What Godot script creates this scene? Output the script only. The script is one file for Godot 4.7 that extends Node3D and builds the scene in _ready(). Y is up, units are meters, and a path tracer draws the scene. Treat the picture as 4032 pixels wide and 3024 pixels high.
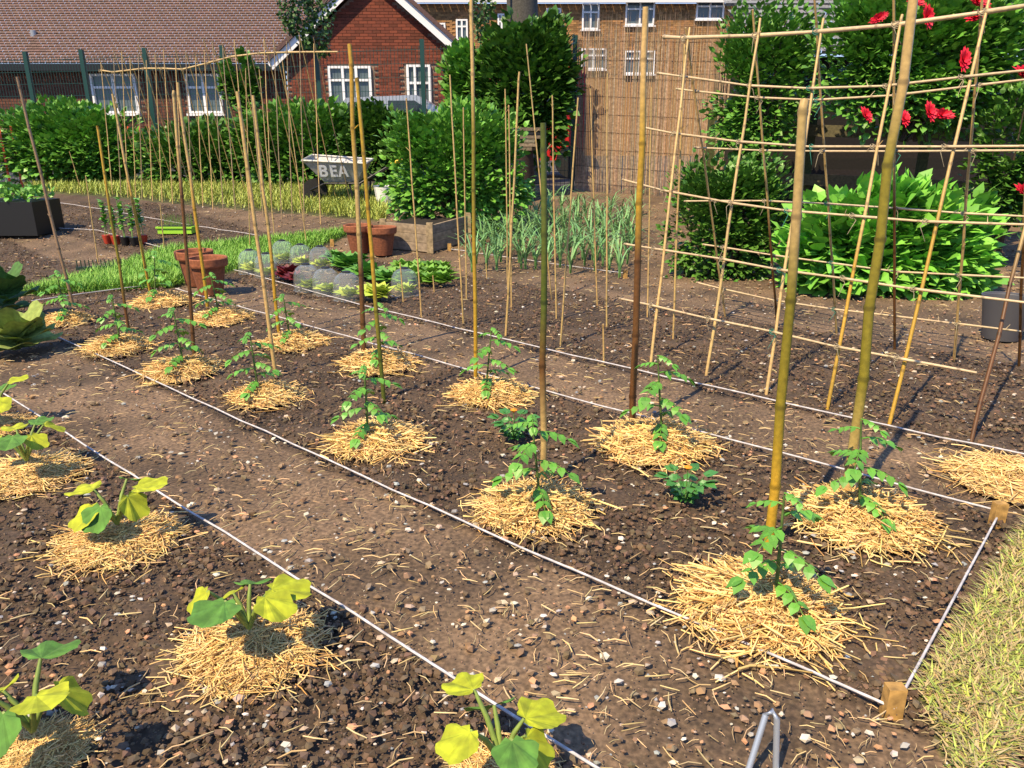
extends Node3D
# A vegetable plot with staked tomatoes, bean trellises, hedges, houses behind. World coordinates in metres.
const SUN = [0.3816, -0.788, -0.4831]
const EXPOSURE = 1.6
const ACROSS = [0.6562, 0, -0.7546]
const VA = 1.6728
const VB = 1.0881
const VC = 3.0122
const VD = 3.603
const VF = 5.2754
const GRASS = [[[-4.212, 0, -6.331], [-3.055, 0, -6.739], [-1.938, 0.134, -9.722], [-4.047, 0.022, -8.7]], [[-7.781, 0.44, -12.56], [-9.045, 0.44, -16.223], [-1.781, 0.408, -12.208], [-1.705, 0.198, -10.303]], [[0.995, 0, -1.526], [1.895, 0, -2.457], [1.89, 0, -1.913], [0.934, 0, -1.227]]]
const STAKES = [[[0.848, 0, -2.2], [0.795, 1.389, -2.2], 0.017], [[1.21, 0, -2.491], [1.186, 1.727, -2.491], 0.019], [[0.125, 0, -2.705], [0.105, 1.337, -2.705], 0.0135], [[0.565, 0, -3.295], [0.525, 1.775, -3.295], 0.0165], [[-0.661, 0, -3.707], [-0.701, 1.526, -3.707], 0.0115], [[-0.204, 0, -4.078], [-0.195, 2.039, -4.078], 0.0115], [[-1.341, 0, -4.12], [-1.392, 1.506, -4.12], 0.012], [[-0.917, 0, -4.55], [-0.894, 1.772, -4.55], 0.016], [[-1.972, 0, -4.529], [-1.883, 1.531, -4.529], 0.0115], [[-1.617, 0, -5.122], [-1.634, 1.534, -5.122], 0.0125], [[-2.694, 0, -5.189], [-2.682, 1.349, -5.189], 0.0105], [[-2.407, 0, -5.897], [-2.417, 1.657, -5.897], 0.014], [[-3.497, 0, -5.947], [-3.602, 1.698, -5.947], 0.0125], [[-3.137, 0, -6.507], [-3.202, 1.608, -6.507], 0.0125]]
const MOUNDS = [[[0.709, 0, -1.863], 0.228], [[1.232, 0, -2.393], 0.235], [[0.074, 0, -2.473], 0.203], [[0.617, 0, -3.076], 0.236], [[-0.597, 0, -3.113], 0.206], [[-0.107, 0, -3.754], 0.199], [[-1.284, 0, -3.724], 0.183], [[-0.797, 0, -4.301], 0.217], [[-1.904, 0, -4.162], 0.21], [[-1.421, 0, -4.781], 0.207], [[-2.511, 0, -4.667], 0.206], [[-2.14, 0, -5.455], 0.209], [[-3.26, 0, -5.417], 0.173], [[-2.832, 0, -6.04], 0.226]]
const COURG = [[[-2.404, 0, -3.307], 0.141], [[-1.93, 0, -2.773], 0.199], [[-1.314, 0, -2.255], 0.194], [[-0.69, 0, -1.694], 0.189], [[-0.02, 0, -1.243], 0.126], [[-1.041, 0, -1.332], 0.109]]
const HEAP = [1.98, 0, -2.726]
const LOOSE = [[[-0.35, 0, -5.328], [-0.404, 1.67, -5.328], 0.0065], [[-0.378, 0, -6.234], [-0.375, 1.498, -6.234], 0.0065], [[-0.037, 0, -6.592], [-0.056, 1.65, -6.592], 0.0065], [[-0.044, 0, -5.034], [0.046, 1.666, -5.034], 0.0085], [[-0.004, 0, -5.897], [-0.024, 1.503, -5.897], 0.0065], [[0.337, 0, -6.255], [0.108, 1.949, -6.255], 0.0065], [[0.331, 0, -5.53], [0.274, 1.553, -5.53], 0.0065], [[0.313, 0, -4.768], [0.389, 1.505, -4.768], 0.0065], [[0.687, 0, -5.981], [0.575, 1.621, -5.981], 0.0065], [[0.672, 0, -5.231], [0.61, 1.669, -5.231], 0.0065], [[1.032, 0, -5.653], [0.968, 1.612, -5.653], 0.0065], [[-0.678, 0, -5.577], [-0.727, 1.519, -5.577], 0.0065], [[-4.46, 0, -8.175], [-4.432, 0.894, -8.175], 0.0065], [[-6.754, 0.417, -12.287], [-6.85, 1.05, -12.287], 0.0065], [[-3.946, 0.018, -8.661], [-3.92, 0.562, -8.661], 0.0065], [[-3.004, 0.027, -8.743], [-2.84, 1.958, -8.743], 0.0065], [[-2.947, 0.113, -9.526], [-2.938, 2.017, -9.526], 0.0065], [[-2.398, 0.05, -8.953], [-2.5, 2.067, -8.953], 0.0065], [[-0.893, 0, -6.162], [-0.909, 0.312, -6.162], 0.0065], [[-0.673, 0, -6.528], [-0.684, 0.142, -6.528], 0.0065], [[-0.239, 0, -7.227], [-0.247, 0.133, -7.227], 0.0065], [[0.549, 0, -4.339], [0.535, 0.243, -4.339], 0.0065]]
const TRELLIS = [[[0.826, 0, -4.339], [1.065, 1.907, -4.988], 0.0095, 0], [[1.63, 0, -5.636], [1.04, 1.907, -4.988], 0.0085, 0], [[1.106, 0, -4.128], [1.396, 1.919, -4.699], 0.0095, 0], [[1.901, 0, -5.27], [1.349, 1.966, -4.699], 0.0085, 2], [[1.341, 0, -3.796], [1.666, 1.889, -4.468], 0.0095, 0], [[2.27, 0, -5.139], [1.604, 1.989, -4.468], 0.0085, 0], [[1.576, 0, -3.568], [1.919, 1.859, -4.114], 0.0095, 1], [[2.443, 0, -4.659], [1.864, 1.935, -4.114], 0.0085, 2], [[1.769, 0, -3.328], [2.204, 1.89, -3.888], 0.0095, 1], [[2.703, 0, -4.448], [2.17, 1.909, -3.888], 0.0085, 0], [[2.029, 0, -3.113], [2.5, 1.579, -3.707], 0.0095, 2], [[3.01, 0, -4.301], [2.323, 1.675, -3.707], 0.0085, 2], [[1.081, 0, -4.937], [1.03, 1.812, -4.937], 0.0075, 0]]
const BARS = [[[[0.931, 1.867, -5.088], [1.033, 1.851, -4.988], [1.379, 1.831, -4.699], [1.635, 1.823, -4.468], [1.894, 1.813, -4.114], [2.184, 1.838, -3.888], [2.317, 1.846, -3.707]], 0.0125], [[[0.912, 1.665, -5.133], [1.034, 1.636, -4.987], [1.343, 1.562, -4.615], [1.583, 1.533, -4.341], [1.855, 1.528, -4.047], [2.092, 1.553, -3.806], [2.283, 1.57, -3.611]], 0.0072], [[[0.806, 1.345, -5.072], [0.982, 1.306, -4.861], [1.283, 1.261, -4.515], [1.577, 1.238, -4.187], [1.794, 1.242, -3.956], [2.02, 1.245, -3.716], [2.257, 1.251, -3.465]], 0.0072], [[[0.705, 1.026, -5.005], [0.915, 0.977, -4.754], [1.233, 0.933, -4.389], [1.463, 0.914, -4.132], [1.702, 0.913, -3.875], [1.937, 0.911, -3.621], [2.23, 0.93, -3.318]], 0.0072], [[[0.706, 0.647, -4.798], [0.857, 0.642, -4.633], [1.179, 0.634, -4.284], [1.418, 0.617, -4.018], [1.651, 0.617, -3.768], [1.878, 0.612, -3.522], [2.204, 0.618, -3.176]], 0.0072], [[[0.667, 0.327, -4.665], [0.835, 0.325, -4.484], [1.107, 0.313, -4.185], [1.373, 0.31, -3.899], [1.611, 0.299, -3.637], [1.808, 0.302, -3.428], [2.04, 0.306, -3.181]], 0.0072], [[[1.056, 1.578, -5.239], [1.159, 1.559, -5.137], [1.463, 1.508, -4.833], [1.716, 1.484, -4.568], [2.001, 1.494, -4.246], [2.259, 1.526, -3.94], [2.397, 1.543, -3.777]], 0.0066], [[[1.212, 1.216, -5.297], [1.547, 1.205, -4.933], [1.81, 1.206, -4.641], [2.09, 1.212, -4.328], [2.343, 1.22, -4.042], [2.512, 1.226, -3.851]], 0.0066], [[[1.222, 0.849, -5.521], [1.39, 0.868, -5.322], [1.631, 0.891, -5.041], [1.91, 0.9, -4.725], [2.184, 0.9, -4.422], [2.422, 0.897, -4.161], [2.63, 0.903, -3.927]], 0.0066], [[[1.381, 0.543, -5.539], [1.491, 0.54, -5.419], [1.757, 0.527, -5.133], [2.031, 0.522, -4.833], [2.305, 0.518, -4.532], [2.524, 0.545, -4.272], [2.75, 0.575, -4.004]], 0.0066], [[[1.399, 0.232, -5.717], [1.566, 0.213, -5.545], [1.844, 0.192, -5.25], [2.128, 0.2, -4.931], [2.389, 0.224, -4.627], [2.619, 0.241, -4.361], [2.836, 0.257, -4.111]], 0.0066]]
const BEANS = [[[-6.233, 0.404, -12.173], [-6.276, 2.346, -12.545]], [[-6.153, 0.44, -13.264], [-6.279, 2.367, -12.544]], [[-6.057, 0.393, -12.077], [-6.003, 2.392, -12.41]], [[-5.885, 0.44, -13.133], [-5.993, 2.506, -12.413]], [[-5.913, 0.385, -11.998], [-5.833, 2.475, -12.331]], [[-5.726, 0.44, -13.05], [-5.844, 2.448, -12.33]], [[-5.752, 0.375, -11.911], [-5.685, 2.367, -12.248]], [[-5.56, 0.44, -12.967], [-5.688, 2.391, -12.247]], [[-5.631, 0.368, -11.845], [-5.51, 2.449, -12.165]], [[-5.397, 0.44, -12.884], [-5.5, 2.554, -12.164]], [[-5.42, 0.356, -11.732], [-5.375, 2.336, -12.086]], [[-5.246, 0.44, -12.81], [-5.361, 2.487, -12.09]], [[-5.231, 0.344, -11.631], [-5.199, 2.404, -12.003]], [[-5.077, 0.44, -12.723], [-5.203, 2.416, -12.003]], [[-5.026, 0.332, -11.518], [-5.032, 2.468, -11.92]], [[-4.92, 0.44, -12.644], [-5.058, 2.344, -11.924]], [[-4.843, 0.321, -11.422], [-4.828, 2.34, -11.807]], [[-4.692, 0.44, -12.53], [-4.817, 2.479, -11.81]], [[-4.662, 0.31, -11.321], [-4.635, 2.414, -11.715]], [[-4.505, 0.433, -12.439], [-4.641, 2.429, -11.719]], [[-4.467, 0.299, -11.216], [-4.471, 2.329, -11.623]], [[-4.328, 0.424, -12.351], [-4.472, 2.393, -11.631]], [[-4.286, 0.288, -11.12], [-4.305, 2.422, -11.545]], [[-4.172, 0.415, -12.273], [-4.297, 2.563, -11.553]], [[-4.105, 0.277, -11.02], [-4.149, 2.514, -11.47]], [[-4.025, 0.407, -12.198], [-4.157, 2.524, -11.478]], [[-3.889, 0.265, -10.906], [-3.986, 2.434, -11.383]], [[-3.848, 0.397, -12.111], [-3.988, 2.491, -11.391]], [[-3.644, 0.25, -10.771], [-3.781, 2.525, -11.282]], [[-3.647, 0.386, -12.01], [-3.799, 2.449, -11.29]], [[-3.422, 0.237, -10.653], [-3.594, 2.43, -11.182]], [[-3.442, 0.375, -11.91], [-3.585, 2.601, -11.19]], [[-3.279, 0.228, -10.574], [-3.304, 2.505, -11.038]], [[-3.143, 0.359, -11.762], [-3.307, 2.546, -11.042]], [[-3.13, 0.219, -10.495], [-3.144, 2.566, -10.955]], [[-2.985, 0.35, -11.683], [-3.16, 2.485, -10.963]], [[-2.961, 0.209, -10.404], [-2.954, 2.46, -10.854]], [[-2.776, 0.339, -11.582], [-2.948, 2.616, -10.862]], [[-2.774, 0.198, -10.303], [-2.752, 2.516, -10.749]], [[-2.57, 0.328, -11.478], [-2.757, 2.55, -10.758]], [[-2.526, 0.183, -10.168], [-2.548, 2.407, -10.64]], [[-2.345, 0.315, -11.368], [-2.549, 2.485, -10.648]]]
const RIDGE = [[-6.309, 2.232, -12.558], [-6.051, 2.197, -12.427], [-5.449, 2.225, -12.121], [-5.098, 2.212, -11.942], [-4.719, 2.185, -11.75], [-4.258, 2.251, -11.518], [-3.87, 2.312, -11.322], [-3.397, 2.336, -11.081], [-2.962, 2.326, -10.858], [-2.208, 2.295, -10.465]]
const STRINGS = [[[-3.668, 0, -5.484], [-1.285, 0, -3.358], [-0.121, 0, -2.322], [0.9, 0, -1.458]], [[-2.755, 0, -3.834], [-1.32, 0, -2.587], [-0.487, 0, -1.867], [0.191, 0, -1.273]], [[-2.943, 0, -6.571], [-2.191, 0, -5.897], [-0.35, 0, -4.255], [0.61, 0, -3.417], [1.728, 0, -2.457]], [[-2.778, 0, -7.564], [-1.223, 0, -5.931], [-0.375, 0, -5.151], [0.719, 0, -4.154], [1.911, 0, -3.143], [2.188, 0, -2.932]], [[-0.698, 0.031, -8.783], [-0.03, 0, -8.335], [1.1, 0, -7.354]], [[0.9, 0, -1.458], [1.704, 0, -2.389]], [[-3.903, 0, -6.07], [-3.222, 0, -6.76]], [[-6.064, 0.151, -9.875], [-5.233, 0.134, -9.722], [-3.758, 0.015, -8.639]], [[-7.358, 0.367, -11.837], [-5.637, 0.264, -10.897], [-4.265, 0.171, -10.059], [-3.107, 0.102, -9.429]]]
const PEGS = [[0.901, 0, -1.471], [1.719, 0, -2.406], [1.082, 0, -7.227], [-2.119, 0.057, -9.019], [-0.721, 0.034, -8.805], [-3.252, 0, -6.874]]
const MARI = [[0.008, 0, -3.156], [0.645, 0, -2.549]]
const RAISED = [[-0.93, 0.022, -8.7], [-1.49, 0.045, -8.91], [-0.525, 0.082, -9.242]]
const POTS = [[-2.858, 0, -6.849], [-2.585, 0, -6.448], [-1.738, 0.022, -8.7], [-1.453, 0.011, -8.599]]
const CLOCHES = [[-2.58, 0, -7.484], [-2.345, 0, -7.253], [-2.457, 0, -8.175], [-2.183, 0, -7.872], [-1.946, 0, -7.729], [-1.798, 0, -6.613], [-1.584, 0, -6.427], [-1.362, 0, -6.217], [-0.914, 0, -6.406]]
const LETTUCE = [[[-2.58, 0, -7.484], 0, 0.75], [[-2.345, 0, -7.253], 0, 0.75], [[-2.457, 0, -8.175], 0, 0.75], [[-2.183, 0, -7.872], 0, 0.75], [[-1.946, 0, -7.729], 0, 0.75], [[-1.798, 0, -6.613], 0, 0.75], [[-1.584, 0, -6.427], 0, 0.75], [[-1.362, 0, -6.217], 0, 0.75], [[-0.914, 0, -6.406], 0, 0.75], [[-2.099, 0, -7.059], 1, 1.1], [[-1.983, 0, -6.92], 1, 0.8], [[-1.115, 0, -6.141], 0, 1.2], [[-1.676, 0, -7.59], 2, 1.3], [[-1.374, 0, -7.08], 2, 1.3], [[-1.163, 0, -6.849], 2, 1.1], [[-1.644, 0, -8.019], 2, 1], [[-1.923, 0, -8.175], 2, 1], [[-1.078, 0, -7.459], 3, 1.0], [[-0.95, 0, -7.459], 3, 1.0], [[-0.822, 0, -7.459], 3, 1.0], [[-0.694, 0, -7.459], 3, 1.0], [[-1.033, 0, -7.131], 3, 1.0], [[-0.911, 0, -7.131], 3, 1.0], [[-0.788, 0, -7.131], 3, 1.0], [[-0.665, 0, -7.131], 3, 1.0], [[-0.992, 0, -6.827], 3, 1.0], [[-0.874, 0, -6.827], 3, 1.0], [[-0.756, 0, -6.827], 3, 1.0], [[-0.639, 0, -6.827], 3, 1.0]]
const CHARD = [[-3.719, 0, -5.484], [-3.079, 0, -4.583]]
const GARLIC = [[-0.395, 0, -7.51], [-0.154, 0, -7.615], [0.094, 0, -7.724], [0.329, 0, -7.345], [0.575, 0, -7.446], [0.827, 0, -7.547], [1.023, 0, -7.185], [-0.257, 0, -7.64], [-0.01, 0, -8.103], [0.24, 0, -7.686], [0.495, 0, -7.796], [0.758, 0, -7.91], [0.966, 0, -7.514], [-0.376, 0, -8.011], [-0.119, 0, -8.129], [0.137, 0, -7.712], [0.409, 0, -8.183], [0.683, 0, -8.305], [0.942, 0, -7.872], [1.214, 0, -7.99], [-0.197, 0.003, -8.529], [0.074, 0, -8.091], [0.34, 0, -8.213], [0.614, 0, -8.335], [0.876, 0, -8.267], [1.16, 0, -8.394], [-0.32, 0.032, -8.787], [-0.036, 0.0, -8.503], [0.24, 0.009, -8.582], [0.521, 0.018, -8.66], [0.768, 0, -8.297], [1.051, 0, -8.423], [1.374, 0.03, -8.774], [-0.154, 0.029, -8.765], [0.129, 0.038, -8.844], [0.417, 0.047, -8.927], [0.724, 0.015, -8.634], [1.01, 0.023, -8.713], [1.302, 0.032, -8.792], [-0.229, 0.031, -8.783], [0.055, 0.069, -9.124], [0.351, 0.078, -9.211], [0.626, 0.044, -8.901], [0.92, 0.053, -8.984], [1.219, 0.063, -9.071], [-0.356, 0.061, -9.058], [-0.066, 0.071, -9.145], [0.229, 0.081, -9.233], [0.522, 0.075, -9.185], [0.824, 0.085, -9.272], [1.131, 0.095, -9.364], [1.385, 0.059, -9.041], [-0.194, 0.104, -9.443], [0.109, 0.114, -9.534], [0.445, 0.077, -9.202], [0.747, 0.087, -9.294], [1.084, 0.129, -9.674], [1.347, 0.092, -9.333], [-0.282, 0.138, -9.757], [0.03, 0.149, -9.858], [0.332, 0.11, -9.504], [0.642, 0.121, -9.6], [0.958, 0.132, -9.696], [1.226, 0.094, -9.355], [1.583, 0.136, -9.74], [-0.104, 0.187, -10.198], [0.213, 0.146, -9.827], [0.531, 0.157, -9.927], [0.855, 0.168, -10.028], [1.135, 0.128, -9.665], [1.457, 0.139, -9.762], [-0.239, 0.19, -10.225], [0.134, 0.183, -10.168], [0.462, 0.195, -10.273], [0.796, 0.207, -10.382], [1.087, 0.164, -9.993], [1.419, 0.176, -10.098], [-0.336, 0.23, -10.592], [0.0, 0.186, -10.19], [0.327, 0.198, -10.299], [0.682, 0.249, -10.762], [0.986, 0.203, -10.347], [1.328, 0.215, -10.456], [1.677, 0.228, -10.57], [-0.139, 0.226, -10.557], [0.198, 0.239, -10.67], [0.542, 0.252, -10.788], [0.852, 0.206, -10.373]]
const BARROW = [-2.489, 0.328, -11.483]
const PLANTER = [-6.225, 0.126, -9.648]
const SEED = [[-4.805, 0.067, -9.106], [-4.685, 0.062, -9.062], [-4.554, 0.057, -9.019], [-4.435, 0.055, -8.997], [-4.386, 0.067, -9.106]]
const TRAY = [-4.191, 0.126, -9.648]
const BUCKET = [[-1.847, 0.309, -11.312], [3.283, 0, -4.949]]
const RAKE = [[-4.07, 0, -7.459], [-4.237, 0, -6.634]]
const HOOK = [0.538, 0, -1.311]
const STUMP = [0.098, 0.367, -11.837]
const GABLE = [-6.056, -1.313, 3.163, 5.127]
const GWIN = [[-4.94, -3.786, 1.998, 3.037], [-2.829, -2.183, 1.725, 3.071]]
const LONG = [-15.15, -6.354, 3.032]
const LWIN = [[-11.858, -10.595, 1.869, 2.911], [-9.189, -8.213, 1.869, 2.911]]
const FLUE = [-13.593, 3.653, -23.6]
const FAR = [-3.895, 12.365, 6.325]
const FWIN = [[-3.095, -2.718, 4.916, 5.608], [-2.281, -1.809, 4.951, 5.746], [-0.583, -0.263, 5.09, 5.951], [1.389, 1.99, 5.333, 6.155], [2.848, 3.541, 5.367, 6.325], [4.605, 5.784, 5.522, 6.426], [7.466, 8.589, 5.746, 6.46], [9.899, 10.741, 5.866, 6.46], [2.839, 3.887, 3.86, 4.654], [4.654, 5.893, 3.682, 4.567]]
const CAR = [-2.498, 0.45, -16]
const VAN = [0.717, 0.44, -17.2]
const SHED = [3.457, 0.1, -10.2]
const MESH = [[-10.497, 0.44, -15.4], [-8.916, 0.44, -15.1], [-7.727, 0.44, -14.8], [-6.454, 0.44, -14.5], [-4.95, 0.44, -14.1], [-3.248, 0.44, -13.7], [-1.437, 0.44, -13.2], [0.97, 0.44, -12.7]]
const REED = [[1.013, 0.42, -12.6], [4.249, 0.3, -11.4]]
const RAIL = [[2.42, 0.13, -9.7], [3.513, 0.1, -9.4], [4.669, 0.06, -9.0], [5.859, 0.01, -8.6]]
const NET = [[-8.516, 0.44, -12.774], [-6.908, 0.44, -15.086]]
const BUSHES = [["currant_bush", "dense bright green currant bush growing over the raised bed", [-0.682, 0.9, -9.6], [0.97, 0.76, 0.54], 7800, 0.086, 1.485, 300], ["hydrangea_bush", "broad shrub with large pale green leaves behind the trellis", [3.285, 0.31, -6.6], [0.98, 0.65, 0.36], 5400, 0.149, 2.2, 300], ["rose_shrub", "glossy small leaved shrub beside the broad leaved one", [2.036, 0.468, -7.3], [0.61, 0.74, 0.3], 7200, 0.063, 0.88, 250], ["climbing_rose", "sparse climbing rose against the reed screen", [2.785, 1.788, -9.0], [0.66, 0.97, 0.3], 5400, 0.075, 1.21, 150], ["climbing_rose", "dense dark climbing rose covering the black shed", [4.177, 2.011, -8.3], [1.16, 0.78, 0.3], 9750, 0.086, 1.32, 250], ["climbing_rose", "climbing rose sprawling at the shed end over buckets", [5.005, 1.082, -7.9], [0.45, 0.97, 0.3], 2700, 0.081, 0.825, 100], ["ivy_mass", "tangle of dark ivy and bramble on the fence post", [0.238, 1.967, -12.3], [0.83, 1.1, 0.38], 6300, 0.127, 0.77, 250], ["ivy_mass", "pale bramble shoots climbing beside the gable corner", [-0.689, 1.916, -12.6], [0.5, 0.83, 0.3], 2250, 0.127, 1.32, 100], ["bramble_hedge", "nettle and bramble hedge behind the orange netting", [-7.454, 1.117, -13.4], [1.43, 0.7, 0.53], 7800, 0.103, 1.375, 250], ["bramble_hedge", "leafy hedge behind the bean canes", [-5.293, 0.936, -13.2], [1.0, 0.61, 0.37], 4800, 0.103, 0.99, 200], ["bramble_hedge", "bushy hedge behind the wheelbarrow", [-3.455, 1.05, -13.0], [1.23, 0.79, 0.45], 7500, 0.103, 1.1, 300], ["bramble_hedge", "dark shaded hedge between wheelbarrow and currant bush", [-2.022, 1.163, -12.6], [0.67, 0.62, 0.3], 3300, 0.115, 0.66, 150], ["climber", "tall climber with small leaves on the bungalow fence", [-4.634, 2.053, -13.9], [0.38, 0.58, 0.3], 1950, 0.092, 0.99, 100]]
const ROSES = [[4.095, 1.923, -7.5], [3.459, 1.461, -7.9], [3.843, 1.418, -7.9], [3.753, 2.301, -7.6], [4.135, 2.269, -7.5], [4.129, 2.408, -7.5], [3.359, 2.307, -7.7], [3.619, 2.423, -7.6], [4.138, 1.459, -7.8], [4.021, 1.484, -7.8], [4.689, 0.795, -7.2], [4.544, 1.792, -7.3]]
const TREE = [0.164, 0.44, -14.6]
const SPRAYS = [[-3.354, 3.315, -13.5], [-3.127, 3.194, -13.6], [-0.5, 3.463, -13.8], [-3.566, 3.532, -13.4]]
var rng := RandomNumberGenerator.new()
var taken := {}
var mats := {}
var fine := FastNoiseLite.new()
const LEAF := Color(0.085, 0.21, 0.028)
const STRAW := Color(0.8, 0.56, 0.23)
const CANE := Color(0.62, 0.42, 0.16)

class MB:
	var v := PackedVector3Array()
	var n := PackedVector3Array()
	var c := PackedColorArray()
	func tri(p: Vector3, q: Vector3, r: Vector3, k: Color) -> void:
		var m := (r - p).cross(q - p).normalized()
		v.push_back(p); v.push_back(q); v.push_back(r)
		for i in 3:
			n.push_back(m); c.push_back(k)
	func quad(p: Vector3, q: Vector3, r: Vector3, s: Vector3, k: Color) -> void:
		tri(p, q, r, k); tri(p, r, s, k)
	func box(t: Transform3D, s: Vector3, k: Color) -> void:
		var h := s * 0.5
		var e := []
		for i in 8:
			e.append(t * Vector3(h.x if i & 1 else -h.x, h.y if i & 2 else -h.y, h.z if i & 4 else -h.z))
		for f in [[4, 6, 7, 5], [1, 3, 2, 0], [0, 2, 6, 4], [5, 7, 3, 1], [6, 2, 3, 7], [0, 4, 5, 1]]:
			quad(e[f[0]], e[f[1]], e[f[2]], e[f[3]], k)
	func at(p: Vector3, s: Vector3, k: Color, turn := 0.0) -> void:
		box(Transform3D(Basis(Vector3.UP, turn), p), s, k)
	func tube(pts: Array, rad: Array, sides: int, cols: Array) -> void:
		var rings := []
		for i in pts.size():
			var d: Vector3 = (pts[mini(i + 1, pts.size() - 1)] - pts[maxi(i - 1, 0)]).normalized()
			var a := d.cross(Vector3.RIGHT if absf(d.x) < 0.8 else Vector3.FORWARD).normalized()
			var b := d.cross(a)
			var ring := []
			for s in sides:
				ring.append(a * cos(TAU * s / sides) + b * sin(TAU * s / sides))
			rings.append(ring)
		for i in pts.size() - 1:
			for s in sides:
				var s2 := (s + 1) % sides
				for w in [[i, s], [i + 1, s], [i + 1, s2], [i, s], [i + 1, s2], [i, s2]]:
					v.push_back(pts[w[0]] + rings[w[0]][w[1]] * rad[w[0]])
					n.push_back(rings[w[0]][w[1]])
					c.push_back(cols[mini(w[0], cols.size() - 1)])
		for e in [0, pts.size() - 1]:
			for s in sides:
				tri(pts[e], pts[e] + rings[e][s] * rad[e], pts[e] + rings[e][(s + 1) % sides] * rad[e], cols[mini(e, cols.size() - 1)])
	func leaf(t: Transform3D, k: Color) -> void:
		# tip along +z, droops, folded at the midrib, toothed outline of six points
		var m := [t * Vector3.ZERO, t * Vector3(0, 0.06, 0.5), t * Vector3(0, -0.1, 1.0)]
		for s in [-1.0, 1.0]:
			var a := t * Vector3(0.3 * s, 0.08, 0.15)
			var b := t * Vector3(0.36 * s, 0.07, 0.5)
			tri(m[0], a, m[1], k); tri(a, b, m[1], k); tri(m[1], b, m[2], k)
	func lathe(prof: Array, sides: int, k: Color, o := Vector3.ZERO) -> void:
		for i in prof.size() - 1:
			var p: Vector2 = prof[i]
			var q: Vector2 = prof[i + 1]
			var m := Vector2(q.y - p.y, p.x - q.x).normalized()
			for s in sides:
				var f := TAU * s / sides
				var g := TAU * (s + 1) / sides
				for w in [[p, f], [q, g], [q, f], [p, f], [p, g], [q, g]]:
					v.push_back(o + Vector3(w[0].x * cos(w[1]), w[0].y, w[0].x * sin(w[1])))
					n.push_back(Vector3(m.x * cos(w[1]), m.y, m.x * sin(w[1])))
					c.push_back(k)
	func mesh(m: Material) -> ArrayMesh:
		var a := []
		a.resize(Mesh.ARRAY_MAX)
		a[Mesh.ARRAY_VERTEX] = v; a[Mesh.ARRAY_NORMAL] = n; a[Mesh.ARRAY_COLOR] = c
		var r := ArrayMesh.new()
		r.add_surface_from_arrays(Mesh.PRIMITIVE_TRIANGLES, a)
		r.surface_set_material(0, m)
		return r

func V(a: Array) -> Vector3:
	return Vector3(a[0], a[1], a[2])
func gh(z: float) -> float:
	return clampf(0.11 * (-z - 8.5), 0.0, 0.44)
func rr(a: float, b: float) -> float:
	return rng.randf_range(a, b)
func vary(k: Color, s := 0.25) -> Color:
	var f := 1.0 + rr(-s, s)
	return Color(k.r * f * (1.0 + rr(-s, s) * 0.4), k.g * f, k.b * f * (1.0 + rr(-s, s) * 0.4))
func mk(called: String, rough := 0.85, back := 0.0, grain := 8.0, low := 0.6, metal := 0.0) -> StandardMaterial3D:
	if mats.has(called):
		return mats[called]
	var m := StandardMaterial3D.new()
	m.resource_name = called
	m.vertex_color_use_as_albedo = true
	m.roughness = rough
	m.metallic = metal
	if back > 0.0:
		m.backlight_enabled = true
		m.backlight = Color(back, back, back)
	if grain > 0.0:
		var t := NoiseTexture2D.new()
		t.width = 512; t.height = 512; t.seamless = true
		var f := FastNoiseLite.new()
		f.seed = called.length() * 7 + 3
		f.frequency = 0.03
		f.fractal_octaves = 5
		t.noise = f
		var g := Gradient.new()
		g.set_color(0, Color(low, low, low)); g.set_color(1, Color(1, 1, 1))
		t.color_ramp = g
		m.albedo_texture = t
		m.uv1_triplanar = true
		m.uv1_world_triplanar = true
		m.uv1_scale = Vector3(grain, grain, grain) * 0.2
	mats[called] = m
	return m
func named(called: String) -> String:
	taken[called] = taken.get(called, -1) + 1
	return called if taken[called] == 0 else "%s_%03d" % [called, taken[called]]
func thing(called: String, label: String, category: String, p := Vector3.ZERO, group := "") -> Node3D:
	var o := Node3D.new()
	o.name = named(called)
	add_child(o)
	o.position = p
	o.set_meta("label", label); o.set_meta("category", category)
	if group:
		o.set_meta("group", group)
	return o
func part(called: String, m: Mesh, parent: Node3D, t := Transform3D()) -> MeshInstance3D:
	var o := MeshInstance3D.new()
	o.name = called
	o.mesh = m
	o.transform = t
	parent.add_child(o, true)
	return o
func setting(called: String, m: Mesh, kind := "structure") -> MeshInstance3D:
	var o := part(named(called), m, self)
	o.set_meta("kind", kind)
	return o
func many(called: String, m: Mesh, where: Array, cols: Array, label: String, category: String, parent: Node3D = self) -> void:
	var mm := MultiMesh.new()
	mm.transform_format = MultiMesh.TRANSFORM_3D
	mm.use_colors = true
	mm.mesh = m
	mm.instance_count = where.size()
	for i in where.size():
		mm.set_instance_transform(i, where[i])
		mm.set_instance_color(i, cols[i])
	var o := MultiMeshInstance3D.new()
	o.name = named(called) if parent == self else called
	o.multimesh = mm
	parent.add_child(o, true)
	o.set_meta("kind", "stuff")
	if parent == self:
		o.set_meta("label", label); o.set_meta("category", category)
func spin() -> Basis:
	return Basis(Vector3(rr(-1, 1), rr(-1, 1), rr(-1, 1)).normalized(), rr(0, TAU))
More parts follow.
